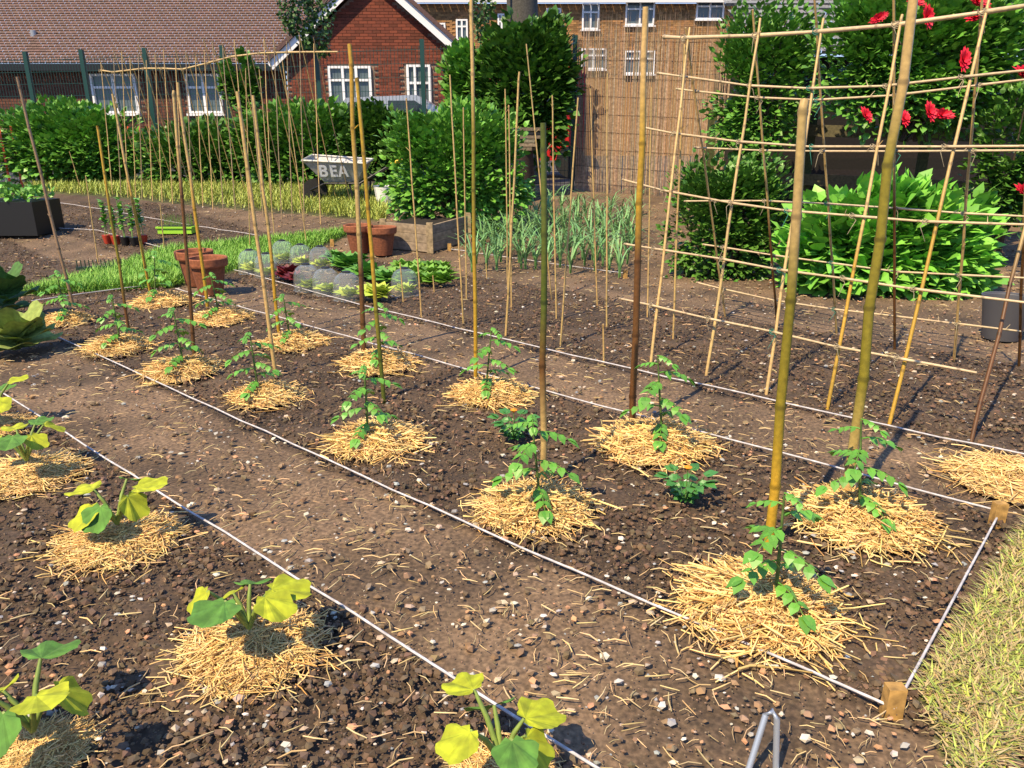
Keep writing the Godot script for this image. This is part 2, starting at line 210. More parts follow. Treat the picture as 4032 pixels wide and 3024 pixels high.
# bamboo: a slightly crooked tapering tube with a swollen ring at every node
func bamboo(a: Vector3, b: Vector3, r: float, cols: Array, seg := 0.28) -> MB:
	var mb := MB.new()
	var l := (b - a).length()
	var pts := []
	var rad := []
	var cs := []
	var d := (b - a) / l
	var y := 0.0
	while y < l:
		var off := Vector3(rr(-1, 1), 0, rr(-1, 1)) * r * 0.35
		var k: Color = cols[mini(int(y / l * cols.size()), cols.size() - 1)]
		k = vary(k, 0.12)
		for e in [[-0.012, 1.0], [-0.004, 1.18], [0.004, 1.18], [0.012, 1.0]]:
			pts.append(a + d * (y + e[0] + 0.012) + off)
			rad.append(r * e[1] * (1.0 - 0.25 * y / l))
			cs.append(k if absf(e[0]) > 0.005 else k * 0.55)
		y += seg * rr(0.8, 1.2)
	pts.append(b); rad.append(r * 0.74); cs.append(cols[cols.size() - 1])
	mb.tube(pts, rad, 7, cs)
	if r > 0.006:
		for i in range(4, pts.size() - 1, 8):
			if rng.randf() < 0.35:
				var q: Vector3 = pts[i]
				mb.tube([q, q + Vector3(rr(-0.04, 0.04), 0.03, rr(-0.02, 0.03))], [r * 0.3, r * 0.2], 5, [cs[i]])
	return mb
func tie(parent: Node3D, p: Vector3, r: float, k: Color) -> void:
	var mb := MB.new()
	for j in 3:
		var pts := []
		for i in 9:
			var f := TAU * i / 8.0
			pts.append(p + Vector3(cos(f) * r, (j - 1) * 0.004 + sin(f) * r * (0.7 if j % 2 else -0.7), sin(f) * r))
		mb.tube(pts, [0.002, 0.002, 0.002, 0.002, 0.002, 0.002, 0.002, 0.002, 0.002], 4, [k])
	mb.tube([p, p + Vector3(rr(-0.03, 0.03), -0.02, 0.02), p + Vector3(rr(-0.04, 0.04), -0.09, 0.02)], [0.002, 0.002, 0.001], 4, [k])
	part("twine_tie", mb.mesh(mk("twine")), parent)
func string_line(pts: Array, label: String) -> void:
	var mb := MB.new()
	var all := []
	var rad := []
	for i in pts.size() - 1:
		var a := V(pts[i])
		var b := V(pts[i + 1])
		var n := int((b - a).length() / 0.25) + 1
		for j in n:
			all.append(a.lerp(b, j / float(n)) + Vector3(0, 0.018 + rr(-0.004, 0.004), 0)); rad.append(0.0042)
	all.append(V(pts[pts.size() - 1]) + Vector3(0, 0.018, 0)); rad.append(0.0042)
	mb.tube(all, rad, 5, [Color(0.75, 0.72, 0.74)])
	var o := thing("string_line", label, "string", Vector3.ZERO, "white marking strings")
	part("twine", mb.mesh(mk("cord", 0.9)), o)
func bush(called: String, label: String, c: Vector3, r: Vector3, n: int, size: float, k: Color, single := 80, category := "shrub") -> Node3D:
	var o := thing(called, label, category, Vector3(c.x, c.y - r.y, c.z))
	var m := mk("foliage", 0.45, 0.5, 0.0)
	var mb := MB.new()
	var clumps := []
	for i in maxi(14, n / 60):
		var d := Vector3(rr(-1, 1), rr(-0.95, 1), rr(-1, 1)).normalized() * pow(rng.randf(), 0.3) * 0.88
		clumps.append([d, rr(0.2, 0.4), rr(0.8, 1.3)])
	var front := []
	for i in n:
		var cl: Array = clumps[rng.randi() % clumps.size()]
		var d := Vector3(rr(-1, 1), rr(-1, 1), rr(-1, 1))
		var p: Vector3 = cl[0] + d.normalized() * pow(rng.randf(), 0.5) * cl[1]
		var out: Vector3 = (p + Vector3(rr(-0.5, 0.5), rr(-0.1, 0.9), rr(0.0, 0.7))).normalized()
		var up := Vector3(rr(-0.4, 0.4), 1, rr(-0.2, 0.6)).normalized()
		var b := Basis.looking_at(-out, up) * Basis(Vector3.BACK, rr(-0.7, 0.7))
		var s := size * rr(0.6, 1.3)
		var t := Transform3D(b.scaled(Vector3(s, s, s)), p * r + Vector3(0, r.y, 0))
		var f := vary(k * cl[2], 0.2)
		if p.z > 0.45 and front.size() < single and rng.randf() < 0.5:
			front.append([t, f])
		else:
			mb.leaf(t, f)
	part("crown", mb.mesh(m), o)
	var variants := []
	for i in 4:
		var q := MB.new()
		q.leaf(Transform3D(), vary(k, 0.25))
		variants.append(q.mesh(m))
	for i in front.size():
		part("leaf", variants[i % 4], o, front[i][0])
	var st := MB.new()
	for i in 9:
		var e := Vector3(rr(-0.7, 0.7) * r.x, r.y * rr(0.9, 1.7), rr(-0.7, 0.7) * r.z)
		st.tube([Vector3(rr(-0.15, 0.15) * r.x, 0, rr(-0.15, 0.15) * r.z), e * 0.5 + Vector3(0, 0.05, 0), e], [0.018, 0.012, 0.005], 5, [Color(0.09, 0.06, 0.035)])
	part("stems", st.mesh(mk("bark")), o)
	return o
func compound_leaf(l: float, k: Color, drop: float) -> MB:
	var q := MB.new()
	var pts := []
	for i in 5:
		var f := i / 4.0
		pts.append(Vector3(0, l * (0.25 * f - drop * f * f), l * f))
	q.tube(pts, [0.003, 0.0026, 0.002, 0.0016, 0.001], 4, [k])
	for i in range(1, 5):
		for s in [-1.0, 1.0]:
			var sz := l * (0.34 if i < 4 else 0.44)
			var b := Basis(Vector3.UP, s * (1.1 if i < 4 else 0.35)) * Basis(Vector3.RIGHT, 0.45 + rr(-0.15, 0.3))
			q.leaf(Transform3D(b.scaled(Vector3(sz, sz, sz)), pts[i]), vary(k, 0.18))
	return q
func tomato(p: Vector3, h: float, label: String) -> void:
	var o := thing("tomato_plant", label, "tomato plant", p, "young tomato plants on straw")
	var st := MB.new()
	var lean := Vector3(rr(-0.12, 0.12), 0, rr(-0.05, 0.05)) * h
	st.tube([Vector3.ZERO, lean * 0.5 + Vector3(0, h * 0.5, 0), lean + Vector3(0, h, 0)], [0.006, 0.005, 0.003], 6, [Color(0.13, 0.22, 0.05)])
	part("stem", st.mesh(mk("stem", 0.6)), o)
	for i in 9:
		var f := 0.2 + 0.82 * i / 8.0
		var lf := compound_leaf(h * (0.36 if i < 7 else 0.22), Color(0.11, 0.3, 0.035), 0.5)
		part("leaf", lf.mesh(mk("foliage", 0.45, 0.5, 0.0)), o, Transform3D(Basis(Vector3.UP, i * 2.4 + rr(-0.4, 0.4)), lean * f + Vector3(0, h * f, 0)))
func round_leaf(r: float, k: Color) -> MB:
	var q := MB.new()
	var prev := Vector3.ZERO
	for i in 27:
		var f := 0.25 + (TAU - 0.5) * i / 26.0
		var w := r * (1.0 + 0.1 * sin(f * 5.0 + 1.5) + 0.05 * (i % 2))
		var p := Vector3(sin(f) * w, 0.22 * r * cos(f * 5.0) * 0.35 + 0.1 * r * absf(sin(f)), -cos(f) * w + r * 0.8)
		if i > 0:
			q.tri(Vector3(0, 0, r * 0.05), prev, p, vary(k, 0.06))
		prev = p
	return q
func courgette(p: Vector3, label: String, sc := 1.0) -> void:
	var o := thing("courgette_plant", label, "courgette plant", p, "courgette plants on straw")
	for i in 6:
		var a := i * 1.05 + rr(-0.3, 0.3)
		var l := rr(0.085, 0.15) * sc
		var e := Vector3(sin(a) * l * 0.62, l, cos(a) * l * 0.62)
		var st := MB.new()
		st.tube([Vector3.ZERO, e * 0.55 + Vector3(0, 0.015, 0), e], [0.007, 0.006, 0.004], 6, [Color(0.3, 0.42, 0.08)])
		part("stalk", st.mesh(mk("stem", 0.6)), o)
		var k := Color(0.5, 0.56, 0.02) if i % 3 else Color(0.12, 0.3, 0.04)
		var lf := round_leaf(rr(0.042, 0.062) * sc, k)
		part("leaf", lf.mesh(mk("courgette_leaf", 0.5, 0.7, 20.0, 0.75)), o, Transform3D(Basis(Vector3.UP, a) * Basis(Vector3.RIGHT, rr(-0.2, 1.0)), e))
func straw_mesh(n: int) -> ArrayMesh:
	var q := MB.new()
	var prof := []
	for i in 9:
		prof.append(Vector2(0.86 * i / 8.0, 0.21 * pow(cos(i / 8.0 * PI / 2), 0.8)))
	q.lathe(prof, 22, Color(0.5, 0.33, 0.13))
	for i in n:
		var f := rr(0, TAU)
		var d := pow(rng.randf(), 0.6) * (0.95 if rng.randf() < 0.85 else rr(1.0, 1.45))
		var p := Vector3(cos(f) * d, 0.24 * maxf(0.0, cos(minf(d, 1.0) * PI / 2)) + rr(0.01, 0.05), sin(f) * d)
		var g := rr(0, TAU)
		var l := rr(0.07, 0.2) if rng.randf() < 0.75 else rr(0.2, 0.45)
		var dir := Vector3(cos(g) * l, rr(-0.05, 0.03) , sin(g) * l)
		var bend := p + dir + Vector3(rr(-0.06, 0.06), rr(-0.05, 0.02), rr(-0.06, 0.06))
		bend.y = maxf(bend.y, 0.008)
		var st := p - dir
		st.y = maxf(st.y, 0.008)
		var w := rr(0.004, 0.014)
		q.tube([st, p, bend], [w, w, w * 0.8], 3, [vary(STRAW if rng.randf() < 0.75 else Color(0.5, 0.3, 0.1), 0.35)])
	return q.mesh(mk("straw", 0.75, 0.2, 0.0))
func brick_wall(o: Node3D, x0: float, x1: float, y0: float, z: float, top: Callable, k: Color, holes: Array, singles: int) -> void:
	var variants := []
	for i in 4:
		var q := MB.new()
		q.box(Transform3D(), Vector3(0.215, 0.065, 0.03), k * [0.75, 0.95, 1.1, 1.3][i])
		variants.append(q.mesh(mk("brick", 0.9, 0.0, 30.0)))
	var w := MB.new()
	w.box(Transform3D(), Vector3(0.215, 0.065, 0.03), Color(1, 1, 1))
	var spots := []
	var row := 0
	var y := y0
	while y < 9.0:
		var x := x0 + (0.1125 if row % 2 else 0.0)
		var placed := false
		while x < x1:
			if y < top.call(x) - 0.04:
				placed = true
				var ok := true
				for h in holes:
					if x > h[0] - 0.1 and x < h[1] + 0.1 and y > h[2] - 0.03 and y < h[3] + 0.03:
						ok = false
				if ok:
					spots.append(Vector3(x, y, z + 0.014))
			x += 0.225
		if not placed:
			break
		y += 0.075
		row += 1
	var ts := []
	var cs := []
	for i in spots.size():
		if i >= spots.size() - singles:
			part("brick", variants[rng.randi() % 4], o, Transform3D(Basis(), spots[i]))
		else:
			ts.append(Transform3D(Basis(), spots[i])); cs.append(vary(k * [0.7, 0.95, 1.1, 1.2][rng.randi() % 4], 0.15))
	if ts.size():
		many("bricks", w.mesh(mk("brick", 0.9, 0.0, 30.0)), ts, cs, "", "", o)
func window(o: Node3D, x0: float, x1: float, y0: float, y1: float, z: float, lights: int) -> void:
	var f := MB.new()
	var wh := Color(0.78, 0.78, 0.8)
	var cy := (y0 + y1) / 2
	var cx := (x0 + x1) / 2
	f.at(Vector3(cx, y0 + 0.03, z), Vector3(x1 - x0, 0.06, 0.09), wh)
	f.at(Vector3(cx, y1 - 0.03, z), Vector3(x1 - x0, 0.06, 0.09), wh)
	for i in lights + 1:
		f.at(Vector3(lerpf(x0 + 0.03, x1 - 0.03, i / float(lights)), cy, z + 0.004), Vector3(0.07, y1 - y0 - 0.122, 0.08), wh)
	f.at(Vector3(cx, lerpf(y0, y1, 0.66), z + 0.007), Vector3(x1 - x0 - 0.14, 0.06, 0.07), wh)
	var n := part("window", f.mesh(mk("plastic", 0.4, 0.0, 0.0)), o)
	var g := MB.new()
	g.at(Vector3(cx, cy, z - 0.03), Vector3(x1 - x0 - 0.12, y1 - y0 - 0.12, 0.012), Color(0.09, 0.12, 0.13))
	part("pane", g.mesh(mk("glass", 0.05, 0.0, 0.0)), n)
	var s := MB.new()
	s.at(Vector3(cx, y0 - 0.04, z + 0.04), Vector3(x1 - x0 + 0.1, 0.06, 0.16), wh)
	part("sill", s.mesh(mk("plastic")), n)
func courses(a: Vector3, b: Vector3, rise: Vector3, n: int, k: Color, tile: float) -> ArrayMesh:
	# overlapping tile courses from eave a-b up along rise, each tile its own slab
	var q := MB.new()
	var along := (b - a).normalized()
	var l := (b - a).length()
	var up := rise.normalized()
	var nrm := along.cross(up).normalized()
	if nrm.y < 0:
		nrm = -nrm
	var step := rise.length() / n
	for j in n:
		var x := -tile * (0.5 if j % 2 else 0.0)
		while x < l:
			var t := Transform3D(Basis(along, nrm, along.cross(nrm)).rotated(along, 0.0), a + along * (x + tile * 0.5) + up * step * (j + 0.5) + nrm * (0.012 + rr(0, 0.004)))
			var p0 := t * Vector3(-tile * 0.48, 0.022, 0)
			var d0 := up * step * 0.5
			q.quad(p0 - d0, p0 + d0 - nrm * 0.025, p0 + d0 - nrm * 0.025 + along * tile * 0.96, p0 - d0 + along * tile * 0.96, vary(k, 0.13))
			q.quad(p0 - d0, p0 - d0 + along * tile * 0.96, p0 - d0 + along * tile * 0.96 - nrm * 0.04, p0 - d0 - nrm * 0.04, k * 0.8)
			x += tile
	return q.mesh(mk("tile", 0.85, 0.0, 5.0, 0.7))

func _ready() -> void:
	rng.seed = 11
	var cam := Camera3D.new()
	cam.name = "camera"
	cam.fov = 53.65
	cam.position = Vector3(0, 1.3, 0)
	cam.rotation_degrees = Vector3(-18.2, 0, 0)
	cam.far = 400.0
	cam.current = true
	add_child(cam)
	var env := Environment.new()
	env.background_mode = Environment.BG_SKY
	var sky := Sky.new()
	var sm := ProceduralSkyMaterial.new()
	sm.sky_top_color = Color(0.42, 0.57, 0.82)
	sm.sky_horizon_color = Color(0.75, 0.83, 0.93)
	sm.ground_horizon_color = Color(0.6, 0.62, 0.6)
	sm.ground_bottom_color = Color(0.3, 0.28, 0.22)
	sky.sky_material = sm
	env.sky = sky
	env.tonemap_mode = Environment.TONE_MAPPER_LINEAR
	env.tonemap_exposure = EXPOSURE
	env.sdfgi_enabled = true
	env.ssao_enabled = true
	env.ssil_enabled = true
	var we := WorldEnvironment.new()
	we.name = "environment"
	we.environment = env
	add_child(we)
	var sun := DirectionalLight3D.new()
	sun.name = "sun"
	sun.light_energy = 1.6
	sun.light_angular_distance = 0.5
	sun.light_color = Color(1.0, 0.91, 0.75)
	sun.shadow_enabled = true
	sun.transform.basis = Basis.looking_at(V(SUN), Vector3.UP)
	add_child(sun)
	ground()
	buildings()
	fences()
	plants()
	canes()
	beds()
	small()

func zone(x: float, z: float) -> int:
	# 0 tilled bed, 1 trodden path, 2 grass, 3 hard standing
	if z < -13.6:
		return 3
	for p in GRASS:
		if Geometry2D.is_point_in_polygon(Vector2(x, z), PackedVector2Array([Vector2(p[0][0], p[0][2]), Vector2(p[1][0], p[1][2]), Vector2(p[2][0], p[2][2]), Vector2(p[3][0], p[3][2])])):
			return 2
	var v := x * ACROSS[0] + z * ACROSS[2]
	if (v > VB and v < VA) or (v > VC and v < VD) or v > VF:
		return 1
	return 0
func ground() -> void:
	fine.seed = 5
	fine.noise_type = FastNoiseLite.TYPE_CELLULAR
	fine.frequency = 16.0
	var lump := FastNoiseLite.new()
	lump.seed = 9
	lump.frequency = 2.2
	lump.fractal_octaves = 4
	var nx := 430
	var ds := PackedFloat32Array()
	var d := -3.0
	while d < 260.0:
		ds.push_back(d)
		d += 0.4 if d < 0.4 else 0.008 + 0.0045 * d * (1.0 if d < 14.0 else 6.0)
	var vs := PackedVector3Array()
	var cs := PackedColorArray()
	for dd in ds:
		var half := 1.6 + 0.8 * maxf(dd, 0.0)
		for i in nx + 1:
			var x := (i / float(nx) * 2.0 - 1.0) * half
			var zz := -dd
			var zo := zone(x, zz)
			var amp: float = [1.0, 0.3, 0.5, 0.0][zo]
			var l := lump.get_noise_2d(x, zz)
			var y := gh(zz) + amp * (0.009 * (fine.get_noise_2d(x, zz) + 0.6) + 0.03 * l) - 0.012
			vs.push_back(Vector3(x, y, zz))
			var k: Color = [Color(0.12, 0.077, 0.046), Color(0.23, 0.15, 0.088), Color(0.12, 0.12, 0.04), Color(0.09, 0.085, 0.08)][zo]
			var dry := lump.get_noise_2d(x * 0.6 + 40.0, zz * 0.6)
			cs.push_back(k * (1.0 + 0.7 * dry + 0.25 * l))
	var idx := PackedInt32Array()
	var w := nx + 1
	for j in ds.size() - 1:
		for i in nx:
			var a := j * w + i
			idx.append_array(PackedInt32Array([a, a + w, a + w + 1, a, a + w + 1, a + 1]))
	var st := SurfaceTool.new()
	var arr := []
	arr.resize(Mesh.ARRAY_MAX)
	arr[Mesh.ARRAY_VERTEX] = vs; arr[Mesh.ARRAY_COLOR] = cs; arr[Mesh.ARRAY_INDEX] = idx
	var am := ArrayMesh.new()
	am.add_surface_from_arrays(Mesh.PRIMITIVE_TRIANGLES, arr)
	st.create_from(am, 0)
	st.generate_normals()
	var g := st.commit()
	g.surface_set_material(0, mk("soil", 0.95, 0.0, 14.0, 0.5))
	setting("ground", g)
	# crumbs of soil, stones and bits of straw
	var clod := MB.new()
	for i in 5:
		for s in [-1.0, 1.0]:
			var a := TAU * i / 5
			var b := TAU * (i + 1) / 5
			clod.tri(Vector3(cos(a), 0.1 * (i % 2), sin(a)), Vector3(0.2, 0.75 * s, 0.1), Vector3(cos(b), 0.1 * ((i + 1) % 5 % 2), sin(b)), Color(1, 1, 1))
	var cm := clod.mesh(mk("crumb", 0.95, 0.0, 0.0))
	var bit := MB.new()
	bit.tube([Vector3(-1, 0, 0), Vector3(0, 0.12, 0.15), Vector3(1, 0, 0)], [0.07, 0.08, 0.05], 3, [Color(1, 1, 1)])
	var T := [[], [], [], []]
	var C := [[], [], [], []]
	for i in 200000:
		var dd := 0.5 + 11.0 * pow(rng.randf(), 1.5)
		var x := rr(-1, 1) * (0.4 + 0.74 * dd)
		var zo := zone(x, -dd)
		if zo == 2:
			continue
		var p := Vector3(x, gh(-dd) + 0.002, -dd)
		var roll := rng.randf()
		if roll < 0.9:
			if zo == 1 and rng.randf() < 0.8:
				continue
			var s := pow(rng.randf(), 6.0) * 0.014 + 0.002 + 0.0004 * dd
			T[0].append(Transform3D(spin().scaled(Vector3(s, s * 0.8, s)), p)); C[0].append(vary(Color(0.115, 0.074, 0.045) if zo == 0 else Color(0.21, 0.14, 0.083), 0.4))
		elif roll < 0.935:
			var s := pow(rng.randf(), 2.5) * 0.012 + 0.004
			T[1].append(Transform3D(spin().scaled(Vector3(s, s * 0.6, s * 0.8)), p + Vector3(0, 0.004, 0))); C[1].append(vary([Color(0.42, 0.33, 0.24), Color(0.3, 0.3, 0.29), Color(0.45, 0.24, 0.13), Color(0.55, 0.5, 0.42)][rng.randi() % 4], 0.2))
		elif rng.randf() < (0.85 if zo == 1 else 0.45):
			var s := rr(0.008, 0.032)
			T[2].append(Transform3D((Basis(Vector3.UP, rr(0, TAU)) * Basis(Vector3.RIGHT, rr(-0.2, 0.2))).scaled(Vector3(s, s, s)), p + Vector3(0, 0.008, 0))); C[2].append(vary(Color(0.55, 0.4, 0.2), 0.35))
	many("soil_crumbs", cm, T[0], C[0], "dark brown crumbs of tilled soil across the beds", "soil")
	many("pebbles", cm, T[1], C[1], "small pale stones scattered over the soil", "stones")
	many("straw_litter", bit.mesh(mk("litter", 0.8, 0.0, 0.0)), T[2], C[2], "loose bits of straw lying on the paths", "straw")
	var bl := MB.new()
	bl.tri(Vector3(-0.06, 0, 0), Vector3(0.02, 0.55, 0.1), Vector3(0.06, 0, 0), Color(1, 1, 1))
	bl.tri(Vector3(-0.03, 0.45, 0.08), Vector3(0.02, 1.0, 0.4), Vector3(0.06, 0.45, 0.08), Color(1, 1, 1))
	var gm := bl.mesh(mk("grass_blade", 0.6, 0.5, 0.0))
	for gi in GRASS.size():
		var q: Array = GRASS[gi]
		var gt := []
		var gc := []
		for i in [34000, 26000, 26000][gi]:
			var a := V(q[0]).lerp(V(q[1]), rng.randf())
			var b := V(q[3]).lerp(V(q[2]), rng.randf())
			var p := a.lerp(b, rng.randf())
			p.y = gh(p.z)
			var s: float = rr(0.03, 0.08) * [1.6, 2.4, 0.8][gi]
			gt.append(Transform3D((Basis(Vector3.UP, rr(0, TAU)) * Basis(Vector3.RIGHT, rr(0.0, 0.5) if gi < 2 else rr(0.4, 1.5))).scaled(Vector3(s, s, s)), p))
			gc.append(vary(Color(0.2, 0.4, 0.05) if gi == 0 else Color(0.36, 0.42, 0.08), 0.3) if gi < 2 or rng.randf() < 0.4 else vary(Color(0.42, 0.32, 0.15), 0.3))
		many("grass", gm, gt, gc, ["short green grass strip around the terracotta pots", "sunlit grass verge in front of the hedge", "dry trodden grass beside the corner peg"][gi], "grass")

func buildings() -> void:
	var z := -22.0
	# gable house
	var o := thing("brick_house", "dark red brick house with pointed white-edged gable behind the parked car", "house", Vector3.ZERO)
	var xl: float = GABLE[0]; var xr: float = GABLE[1]; var ye: float = GABLE[2]; var ya: float = GABLE[3]
	var xm := (xl + xr) / 2
	var top := func(x: float) -> float: return ya - absf(x - xm) / (xr - xm) * (ya - ye)
	var w := MB.new()
	var mort := Color(0.36, 0.24, 0.17)
	w.tri(Vector3(xl, ye, z), Vector3(xm, ya, z), Vector3(xr, ye, z), mort)
	w.quad(Vector3(xl, 0.4, z), Vector3(xl, ye, z), Vector3(xr, ye, z), Vector3(xr, 0.4, z), mort)
	w.quad(Vector3(xl, 0.4, z - 9), Vector3(xl, ye, z - 9), Vector3(xl, ye, z), Vector3(xl, 0.4, z), Color(0.2, 0.07, 0.04))
	w.quad(Vector3(xr, 0.4, z), Vector3(xr, ye, z), Vector3(xr, ye, z - 9), Vector3(xr, 0.4, z - 9), Color(0.2, 0.07, 0.04))
	part("wall", w.mesh(mk("mortar")), o)
	var holes := []
	for h in GWIN:
		holes.append(h)
		window(o, h[0], h[1], h[2], h[3], z + 0.03, 3)
	brick_wall(o, xl + 0.11, xr - 0.1, 0.5, z, top, Color(0.24, 0.06, 0.03), holes, 300)
	for s in [-1.0, 1.0]:
		var a := Vector3(xm, ya + 0.16, z + 0.25)
		var b := Vector3(xm + s * (xr - xm + 0.35), ye - 0.16, z + 0.25)
		var q := MB.new()
		var ang := atan2(b.y - a.y, b.x - a.x)
		q.box(Transform3D(Basis(Vector3.BACK, ang), (a + b) / 2), Vector3((b - a).length(), 0.2, 0.05), Color(0.75, 0.75, 0.78))
		part("barge_board", q.mesh(mk("plastic")), o)
		q = MB.new()
		q.box(Transform3D(Basis(Vector3.BACK, ang), (a + b) / 2 + Vector3(0, 0.2, -4.6)), Vector3((b - a).length() + 0.1, 0.1, 9.4), Color(0.16, 0.09, 0.08))
		part("roof", q.mesh(mk("tile")), o)
	# long bungalow
	var lx0: float = LONG[0]; var lx1: float = LONG[1]; var le: float = LONG[2]
	o = thing("bungalow", "long bungalow with brown tiled roof behind the bean trellis", "house", Vector3.ZERO)
	var zb := -23.0
	w = MB.new()
	w.quad(Vector3(lx0, 0.4, zb), Vector3(lx0, le, zb), Vector3(lx1, le, zb), Vector3(lx1, 0.4, zb), mort)
	part("wall", w.mesh(mk("mortar")), o)
	holes = []
	for h in LWIN:
		holes.append(h)
		window(o, h[0], h[1], h[2], h[3], zb + 0.03, 2)
	brick_wall(o, lx0, lx1, 0.5, zb, func(_x: float) -> float: return le, Color(0.17, 0.06, 0.035), holes, 300)
	w = MB.new()
	w.at(Vector3((lx0 + lx1) / 2, le + 0.02, zb + 0.4), Vector3(lx1 - lx0 + 0.4, 0.18, 0.12), Color(0.012, 0.012, 0.012))
	part("gutter", w.mesh(mk("gutter", 0.4)), o)
	part("roof", courses(Vector3(lx0 - 0.2, le + 0.12, zb + 0.45), Vector3(lx1 + 1.8, le + 0.12, zb + 0.45), Vector3(0, 3.6, -4.6), 46, Color(0.22, 0.13, 0.1), 0.17), o).set_meta("kind", "stuff")
	w = MB.new()
	w.tube([V(FLUE), V(FLUE) + Vector3(0, 0.45, 0)], [0.08, 0.08], 10, [Color(0.4, 0.4, 0.4)])
	w.lathe([Vector2(0.28, -0.1), Vector2(0.1, 0.12)], 10, Color(0.2, 0.2, 0.2), V(FLUE))
	part("flue_pipe", w.mesh(mk("zinc", 0.4, 0.0, 0.0, 0.6, 0.6)), o)
	# far orange building
	o = thing("brick_terrace", "orange brick terrace with red tiled roof beyond the reed screen", "building", Vector3.ZERO)
	var zf := -34.0
	var fx0: float = FAR[0]; var fx1: float = FAR[1]; var fe: float = FAR[2]
	w = MB.new()
	w.at(Vector3((fx0 + fx1) / 2, (0.4 + fe) / 2, zf - 3.0), Vector3(fx1 - fx0, fe - 0.4, 6.0), Color(0.55, 0.3, 0.12))
	part("wall", w.mesh(mk("orange_brick", 0.9, 0.0, 12.0, 0.55)), o)
	brick_wall(o, fx0, fx1, fe - 2.6, zf, func(_x: float) -> float: return fe, Color(0.5, 0.26, 0.1), FWIN, 0)
	for h in FWIN:
		window(o, h[0], h[1], h[2], h[3], zf + 0.03, 2)
	w = MB.new()
	w.at(Vector3((fx0 + fx1) / 2, fe + 0.06, zf + 0.35), Vector3(fx1 - fx0, 0.14, 0.1), Color(0.7, 0.7, 0.7))
	part("gutter", w.mesh(mk("plastic")), o)
	part("roof", courses(Vector3(fx0, fe + 0.14, zf + 0.4), Vector3(fx1, fe + 0.14, zf + 0.4), Vector3(0, 3.0, -4.4), 18, Color(0.45, 0.12, 0.06), 0.3), o).set_meta("kind", "stuff")
	# car and van
	o = thing("parked_car", "silver car parked behind the mesh fence by the gable", "car", V(CAR))
	var body := MB.new()
	var side := [Vector2(-2.1, 0.35), Vector2(-2.1, 0.8), Vector2(-1.2, 0.98), Vector2(-0.6, 1.5), Vector2(0.7, 1.55), Vector2(1.5, 1.1), Vector2(2.1, 0.9), Vector2(2.15, 0.35)]
	for i in side.size():
		var a: Vector2 = side[i]
		var b: Vector2 = side[(i + 1) % side.size()]
		body.quad(Vector3(a.x, a.y, -0.85), Vector3(b.x, b.y, -0.85), Vector3(b.x, b.y, 0.85), Vector3(a.x, a.y, 0.85), Color(0.5, 0.52, 0.56))
		body.tri(Vector3(0, 0.7, 0.87), Vector3(a.x, a.y, 0.85), Vector3(b.x, b.y, 0.85), Color(0.5, 0.52, 0.56))
	part("body", body.mesh(mk("car_paint", 0.2, 0.0, 0.0, 0.6, 0.5)), o)
	w = MB.new()
	for q in [[Vector2(-1.0, 1.0), Vector2(-0.55, 1.42), Vector2(0.1, 1.45), Vector2(0.1, 1.0)], [Vector2(0.18, 1.0), Vector2(0.18, 1.45), Vector2(0.68, 1.45), Vector2(1.3, 1.05)]]:
		w.quad(Vector3(q[0].x, q[0].y, 0.885), Vector3(q[1].x, q[1].y, 0.885), Vector3(q[2].x, q[2].y, 0.885), Vector3(q[3].x, q[3].y, 0.885), Color(0.03, 0.04, 0.05))
	part("side_window", w.mesh(mk("glass", 0.05, 0.0, 0.0)), o)
	for s in [-1.3, 1.35]:
		w = MB.new()
		w.tube([Vector3(s, 0.32, 0.6), Vector3(s, 0.32, 0.88)], [0.32, 0.32], 16, [Color(0.02, 0.02, 0.02)])
		part("wheel", w.mesh(mk("rubber", 0.8)), o)
	o = thing("red_van", "red van parked beyond the ivy clad post", "van", V(VAN))
	w = MB.new()
	w.at(Vector3(0, 1.15, 0), Vector3(1.5, 1.6, 1.8), Color(0.5, 0.02, 0.02))
	w.at(Vector3(0.2, 2.05, 0), Vector3(1.2, 0.2, 1.6), Color(0.5, 0.02, 0.02))
	part("body", w.mesh(mk("van_paint", 0.3, 0.0, 0.0)), o)
	w = MB.new()
	w.at(Vector3(0.1, 1.5, 0.91), Vector3(1.2, 0.5, 0.02), Color(0.03, 0.05, 0.08))
	part("side_window", w.mesh(mk("glass", 0.05, 0.0, 0.0)), o)
	for s in [-0.5, 0.5]:
		w = MB.new()
		w.tube([Vector3(s, 0.32, 0.6), Vector3(s, 0.32, 0.92)], [0.32, 0.32], 16, [Color(0.02, 0.02, 0.02)])
		part("wheel", w.mesh(mk("rubber", 0.8)), o)
	# shed at the roses
	o = thing("timber_shed", "black boarded shed with grey felted roof behind the red roses", "shed", V(SHED))
	for i in 14:
		w = MB.new()
		w.box(Transform3D(Basis(Vector3.RIGHT, 0.1), Vector3(2.2, 0.09 + i * 0.15, 0)), Vector3(5.2, 0.148, 0.03), vary(Color(0.022, 0.017, 0.014), 0.3))
		part("board", w.mesh(mk("dark_wood", 0.8)), o)
	w = MB.new()
	w.at(Vector3(2.2, 1.05, -1.3), Vector3(5.0, 2.08, 2.4), Color(0.02, 0.016, 0.013))
	part("wall", w.mesh(mk("dark_wood", 0.8)), o)
	part("roof", courses(Vector3(-0.5, 2.12, 0.3), Vector3(5.0, 2.12, 0.3), Vector3(0, 1.1, -2.0), 14, Color(0.28, 0.28, 0.29), 0.25), o).set_meta("kind", "stuff")

